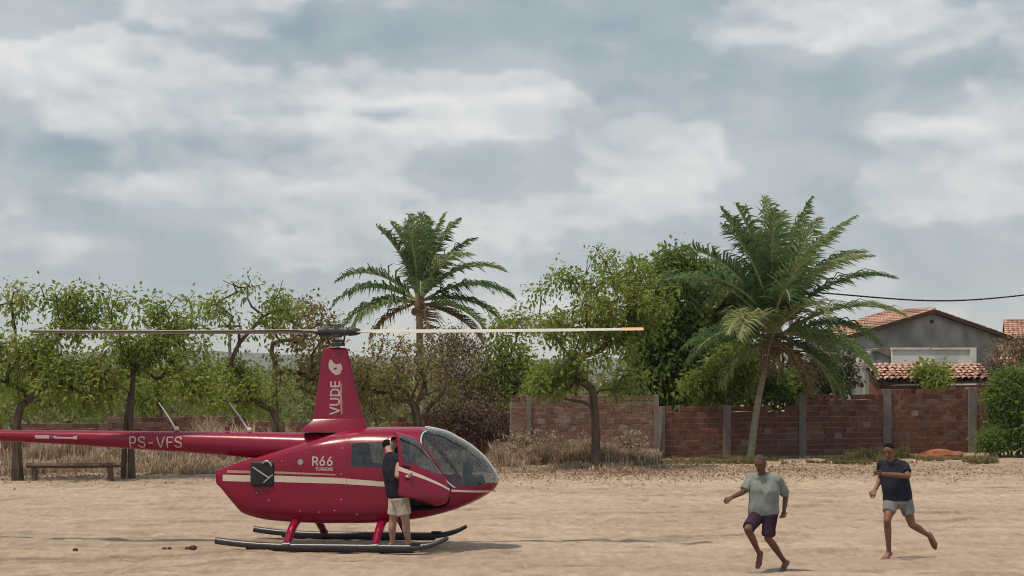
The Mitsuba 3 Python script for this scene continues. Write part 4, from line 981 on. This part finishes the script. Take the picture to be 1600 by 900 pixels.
# skids and struts
SK = 1.06; xr_ = H(448, 0, -SK)[0]; xf_ = H(586, 0, -SK)[0]
for s, rear, toe in ((-1, H(337, 0, -SK)[0], H(700, 0, -SK)[0]), (1, H(397, 0, SK)[0], H(729, 0, SK)[0])):
    c = curve([(rear, s*SK, .155), (rear+.35, s*SK, .115), (rear+.8, s*SK, .088), (toe-1.9, s*SK, .085), (toe-.75, s*SK, .09), (toe-.45, s*SK, .105), (toe-.2, s*SK, .165), (toe, s*SK, .26)], 60)
    sk = hp('skid', path_tube(c, np.r_[np.full(50, .055), np.linspace(.055, .032, 10)], 14), 'm_skid_metal', smooth=50)
    c2 = c[(c[:, 0] > rear+.5) & (c[:, 0] < toe-.5)]; hp('skid_shoe', path_tube(c2-[0, 0, .045], .042, 10), 'm_black_rubber', sk, smooth=50)
    hp('toe_cap', tm(Man.cube((.16, .1, .03), True).translate((toe-.52, s*SK, .15))), 'm_black_rubber', sk)
    for x in (xr_, xf_):
        top = (x-.02, s*.40, float(zb(x))+.06); n = 10; p_ = np.linspace(0, 1, n)[:, None]; cc = np.array(top)*(1-p_)+np.array([x, s*SK, .12])*p_; cc[:, 2] += .05*np.sin(np.pi*p_[:, 0])
        v, f = path_tube(cc, np.linspace(.062, .05, n), 14); v[:, 0] = x+(v[:, 0]-x)*1.25
        hp('strut', (v, f), 'm_red_paint', smooth=50)
        hp('strut_clamp', tm(Man.cylinder(.12, .07, .07, 14, True).rotate((0, 90, 0)).translate((x, s*SK, .087))), 'm_skid_metal', sk, smooth=40)
q = H(772, 757, 0); hp('landing_light', tm(Man.sphere(.05, 14).scale((.4, 1, 1)).translate((sx[-1]-.035, 0, q[1]))), 'm_steel', smooth=True)

# ------------------------------------------------------------------ people
SPH = {}


def sph(p, r): return Man.sphere(float(r), 20).translate(tuple(float(x) for x in p))


def chain(pts):                                   # union of hulls between consecutive (point, radius)
    out = Man()
    for (a, ra), (b, rb) in zip(pts[:-1], pts[1:]): out += Man.batch_hull([sph(a, ra), sph(b, rb)])
    return out


def soft(m, edge=.02, it=10):
    m = m.refine_to_length(edge); v, f = tm(m); t = trimesh.Trimesh(v, f, process=False); trimesh.smoothing.filter_taubin(t, iterations=it); return np.array(t.vertices), np.array(t.faces)


def hand(wr, d, side, s=1.0, curl=1.0):
    """Palm, four curled fingers of different lengths and a thumb. d: direction of the forearm; side: across the palm, towards the thumb."""
    d = d/np.linalg.norm(d); side = side-d*(side@d); side /= np.linalg.norm(side); nrm = np.cross(d, side); m = Man()
    pc = [sph(wr+d*a*s+side*b*s, .014*s) for a, b in ((.02, -.022), (.02, .022), (.095, -.034), (.095, .034))]; m += Man.batch_hull(pc)
    for k, L in enumerate((.062, .078, .084, .074)):
        b0 = wr+d*.09*s+side*(-.033+.022*k)*s; p1 = b0+(d*.75+nrm*.55*curl)*L*.5*s; p2 = p1+(d*-.1+nrm*.9*curl)*L*.4*s; m += chain([(b0, .0095*s), (p1, .0088*s), (p2, .0078*s)])
    t0 = wr+d*.03*s+side*.026*s; t1 = t0+(side*.7+d*.6+nrm*.2)*.045*s; m += chain([(t0, .013*s), (t1, .011*s), (t1+(d*.7+nrm*.6)*.034*s, .0092*s)])
    return m


def person(label, d0, J, face, skin, shirt, shorts, hairm, shoe=None, short_len=1.0, sleeve=.62, bald=0.0, shoe_side=('L', 'R'), w=1.0, kneecover=.95):
    k = thing('person', label, 'person')
    j = {n: P(q[0], q[1], d0+q[2]) for n, q in J.items()}
    face = np.asarray(face, float)/np.linalg.norm(face); up_ = j['head']-j['neck']; up_ /= np.linalg.norm(up_)
    fx = face-up_*(face@up_); fx /= np.linalg.norm(fx); lx = np.cross(up_, fx)
    R = np.stack([fx, lx, up_], 1)
    body = Man()
    hc = j['head']
    loc = lambda x, y, z: hc+R@np.array([x, y, z])
    sk_ = Man.sphere(1.0, 32).scale((.098, .078, .105)).transform(np.c_[R, hc+up_*.018])
    jaw = Man.batch_hull([sph(loc(.055, 0, -.085), .034), sph(loc(.0, .035, -.06), .04), sph(loc(.0, -.035, -.06), .04), sph(loc(.05, 0, -.02), .045)])
    nose = Man.batch_hull([sph(loc(.092, 0, .012), .010), sph(loc(.108, 0, -.022), .013), sph(loc(.092, .012, -.03), .011), sph(loc(.092, -.012, -.03), .011)])
    brow = Man.batch_hull([sph(loc(.083, .034, .03), .012), sph(loc(.083, -.034, .03), .012)])
    lips = Man.batch_hull([sph(loc(.082, .018, -.06), .010), sph(loc(.082, -.018, -.06), .010), sph(loc(.088, 0, -.058), .010)])
    ears = Man()
    for s in (-1, 1): ears += Man.batch_hull([sph(loc(-.005, s*.08, .025), .013), sph(loc(-.012, s*.084, .0), .014), sph(loc(0, s*.078, -.03), .010)])
    head = sk_+jaw+nose+brow+lips+ears
    body += chain([(j['neck']-up_*.05, .062*w), (j['neck']+up_*.02, .055*w), (loc(-.015, 0, -.05), .055)])
    ch = j['chest']; pel = j['pelvis']; latS = j['shR']-j['shL']; latS /= np.linalg.norm(latS); latH = j['hipR']-j['hipL']; latH /= np.linalg.norm(latH)
    wa = ch*.42+pel*.58
    torso = [Man.batch_hull([sph(j['shL']*.8+j['shR']*.2, .070*w), sph(j['shL']*.2+j['shR']*.8, .070*w), sph(ch-latS*.09*w, .105*w), sph(ch+latS*.09*w, .105*w)]),
             Man.batch_hull([sph(ch-latS*.085*w, .112*w), sph(ch+latS*.085*w, .112*w), sph(wa-latH*.07*w, .105*w), sph(wa+latH*.07*w, .105*w)]),
             Man.batch_hull([sph(wa-latH*.07*w, .105*w), sph(wa+latH*.07*w, .105*w), sph(pel-latH*.075*w, .108*w), sph(pel+latH*.075*w, .108*w)])]
    for t in torso: body += t
    shirt_m = Man()
    gr = lambda lst, g: [(a, b+g) for a, b in lst]
    g = .016
    shirt_m += Man.batch_hull([sph(j['shL']*.84+j['shR']*.16, .083*w), sph(j['shL']*.16+j['shR']*.84, .083*w), sph(ch-latS*.10*w, .118*w+g*.6), sph(ch+latS*.10*w, .118*w+g*.6)])
    shirt_m += Man.batch_hull([sph(ch-latS*.10*w, .116*w+g*.6), sph(ch+latS*.10*w, .116*w+g*.6), sph(wa-latH*.085*w, .112*w+g), sph(wa+latH*.085*w, .112*w+g)])
    hem = pel*.93+wa*.07
    shirt_m += Man.batch_hull([sph(wa-latH*.085*w, .112*w+g), sph(wa+latH*.085*w, .112*w+g), sph(hem-latH*.085*w, .112*w+g*1.2), sph(hem+latH*.085*w, .112*w+g*1.2)])
    trap = Man.batch_hull([sph(j['neck']-up_*.03, .075*w), sph(j['shL']*.78+j['shR']*.22, .086*w), sph(j['shL']*.22+j['shR']*.78, .086*w)])
    nd = -up_-fx*.2; nd /= np.linalg.norm(nd); shirt_m += trap.trim_by_plane(tuple(nd), float(nd@j['neck']))
    ax_ = ch-pel; ax_ /= np.linalg.norm(ax_)
    shirt_m = shirt_m.trim_by_plane(tuple(ax_), float(ax_@(pel-ax_*.055)))
    short_m = Man.batch_hull([sph(pel+ax_*.05-latH*.075*w, .118*w), sph(pel+ax_*.05+latH*.075*w, .118*w), sph(j['hipL'], .112*w), sph(j['hipR'], .112*w)])
    for s in 'LR':
        sh_, el, ha = j['sh'+s], j['el'+s], j['ha'+s]; fd = ha-el; fd /= np.linalg.norm(fd)
        body += chain([(sh_, .054*w), (sh_*.5+el*.5, .050*w), (el, .041*w), (el*.65+ha*.35, .040*w), (ha, .027*w)])
        sd = np.cross(fd, [0, 0, 1.])*(1 if s == 'L' else -1)+np.array([0, 0, .4]); body += hand(ha, fd, sd)
        e = sh_*(1-sleeve)+el*sleeve; ud = (el-sh_)/np.linalg.norm(el-sh_)
        slv = chain([(sh_-ud*.01, .070*w), (sh_*.5+e*.5, .068*w), (e+ud*.05, .066*w)]).trim_by_plane(tuple(-ud), float(-ud@e)); shirt_m += slv
        hi, kn, an, to = j['hip'+s], j['kn'+s], j['an'+s], j['to'+s]
        cal = kn*.68+an*.32-fx*.012
        body += chain([(hi, .092*w), (hi*.5+kn*.5, .078*w), (kn, .056*w), (cal, .056*w), (kn*.25+an*.75, .038*w), (an, .036*w)])
        td = to-an; td_h = td/np.linalg.norm(td); sole = (an-kn)/np.linalg.norm(an-kn)
        heel = an+sole*.03-td_h*.045; ball = an+td_h*.115+sole*.048; ftd = np.cross(td_h, sole); ftd /= np.linalg.norm(ftd)
        foot = Man.batch_hull([sph(an, .034), sph(heel, .03), sph(ball+ftd*.026, .024), sph(ball-ftd*.026, .024)])+Man.batch_hull([sph(ball+ftd*.026, .022), sph(ball-ftd*.026, .022), sph(ball+td_h*.055+ftd*.02, .015), sph(ball+td_h*.06-ftd*.022, .017)])
        body += foot
        ld = (kn-hi)/np.linalg.norm(kn-hi); e = hi*(1-short_len)+kn*short_len
        leg = chain([(hi, .108*w), (hi*.5+e*.5, .098*w), (e+ld*.06, .090*w)]).trim_by_plane(tuple(-ld), float(-ld@e)); short_m += leg
        if shoe and s in shoe_side:
            off = sole*.02
            sm = Man.batch_hull([sph(heel+off, .03), sph(ball+ftd*.03+off, .026), sph(ball-ftd*.03+off, .026), sph(ball+td_h*.075+off, .02)]).trim_by_plane(tuple(np.cross(td_h, ftd)*np.sign(np.cross(td_h, ftd)@sole)), float((np.cross(td_h, ftd)*np.sign(np.cross(td_h, ftd)@sole))@(ball)))
            part('sandal', soft(sm, .015, 4), shoe, k, smooth=40)
    part('body', soft(body+head, .013, 8), skin, k, smooth=True)
    def folds(vf, amp):
        v, f = vf; t = trimesh.Trimesh(v, f, process=False); n = t.vertex_normals
        w_ = meshkit.fbm(v*np.array([9, 9, 5.])+hc*3, 3, 4)-.5; w2_ = np.abs(meshkit.noise(v*np.array([14, 14, 7.])+31+hc, 6)-.5)
        return v+n*(amp*(w_*1.7+.55-w2_*.9))[:, None], f
    part('shirt', folds(soft(shirt_m, .016, 6), .024), shirt, k, smooth=45)
    part('shorts', folds(soft(short_m, .016, 6), .019), shorts, k, smooth=45)
    hs = Man.sphere(1.0, 32).scale((.1025, .083, .109)).transform(np.c_[R, hc+up_*.022-fx*.004])
    cutp = fx*.86-up_*.51; cutp /= np.linalg.norm(cutp)
    hs = hs.trim_by_plane(tuple(-cutp), float(-cutp@(hc+fx*.026+up_*.04)))
    hs = hs.trim_by_plane(tuple(up_), float(up_@(hc-up_*.045)))
    part('hair', soft(hs, .02, 3), hairm, k, smooth=True)
    part('mouth', tm(Man.batch_hull([sph(loc(.086, .017, -.06), .0075), sph(loc(.086, -.017, -.06), .0075), sph(loc(.094, 0, -.059), .0075)])), 'm_lips', k, smooth=True)
    for s in (-1, 1): part('eyebrow', tm(Man.batch_hull([sph(loc(.090, s*.018, .036), .0075), sph(loc(.082, s*.046, .034), .006)])), hairm, k, smooth=True)
    for s in (-1, 1): part('eye', tm(sph(loc(.0865, s*.031, .005), .0105)), 'm_eye', k, smooth=True)
    return k


r1 = {'head': (1187.5, 724, -.07), 'neck': (1191, 741, -.02), 'shL': (1174, 749, .10), 'shR': (1214, 750, -.08), 'elL': (1162, 768, .02), 'haL': (1143, 777.5, -.16), 'elR': (1228, 775, .12), 'haR': (1225, 798, .0),
      'chest': (1194, 766, 0), 'pelvis': (1193, 800, .05), 'hipL': (1183, 806, .08), 'hipR': (1203, 805, 0), 'knL': (1168, 827, -.26), 'anL': (1187, 866, .02), 'toL': (1182, 884, -.05), 'knR': (1200, 841, .02), 'anR': (1227, 879, .30), 'toR': (1216, 892, .16)}
person('barefoot running person in a grey tee shirt and dark shorts, nearest to the camera', 24.55, r1, (-.5, -.85, -.05), 'm_skin_brown', 'm_shirt_grey', 'm_shorts_plum', 'm_hair_grey', short_len=.86, sleeve=.85, w=.97)
r2 = {'head': (1389, 705, -.05), 'neck': (1392, 720, 0), 'shL': (1378, 727, .08), 'shR': (1412, 728, -.06), 'elL': (1376, 748, .16), 'haL': (1367, 766, .02), 'elR': (1419, 744, -.2), 'haR': (1377, 740.5, -.46),
      'chest': (1397, 742, 0), 'pelvis': (1403, 778, .05), 'hipL': (1393, 784, .03), 'hipR': (1414, 783, .05), 'knL': (1386, 813, -.14), 'anL': (1389, 864, .02), 'toL': (1376, 871.5, -.14), 'knR': (1425, 820, .04), 'anR': (1452, 837, .34), 'toR': (1459, 858, .36)}
person('running person in a dark navy tee shirt and grey shorts, farther right', 26.3, r2, (-.55, -.83, 0), 'm_skin_mid', 'm_shirt_navy', 'm_shorts_grey', 'm_hair', shoe='m_sandal_red', short_len=.55, sleeve=.6, shoe_side=('R',), w=1.0)
r3 = {'head': (607, 697, .26), 'neck': (610, 712, .12), 'shL': (607, 721, .14), 'shR': (625, 721, -.16), 'elL': (622, 742, .30), 'haL': (637, 748, .38), 'elR': (621, 743, -.30), 'haR': (634, 744, -.42),
      'chest': (617, 735, -.01), 'pelvis': (622, 771, 0), 'hipL': (620, 778, .09), 'hipR': (626, 778, -.09), 'knL': (614, 814, .10), 'anL': (613, 850, .12), 'toL': (624, 857, .14), 'knR': (634, 814, -.09), 'anR': (639, 852, -.02), 'toR': (651, 858, 0)}
person('person in black top and beige shorts leaning in at the open helicopter door', 27.36, r3, (.75, .65, -.1), 'm_skin_pale', 'm_shirt_black', 'm_shorts_beige', 'm_hair', short_len=.72, sleeve=.12, w=1.14)

# ------------------------------------------------------------------ haze
scene['haze_air'] = {'type': 'homogeneous', 'albedo': rgb(.95, .95, .95), 'sigma_t': rgb(.00009, .0001, .00012)}
scene['haze'] = {'type': 'cube', 'to_world': T().translate([0, 3300, 74]).scale([6500, 3900, 77]), 'bsdf': {'type': 'null'}, 'interior': {'type': 'ref', 'id': 'haze_air'}}
labels['haze'] = {'label': 'thin pale haze over the distant hills', 'category': 'haze', 'kind': 'stuff'}
scene['camera']['medium'] = {'type': 'ref', 'id': 'haze_air'}
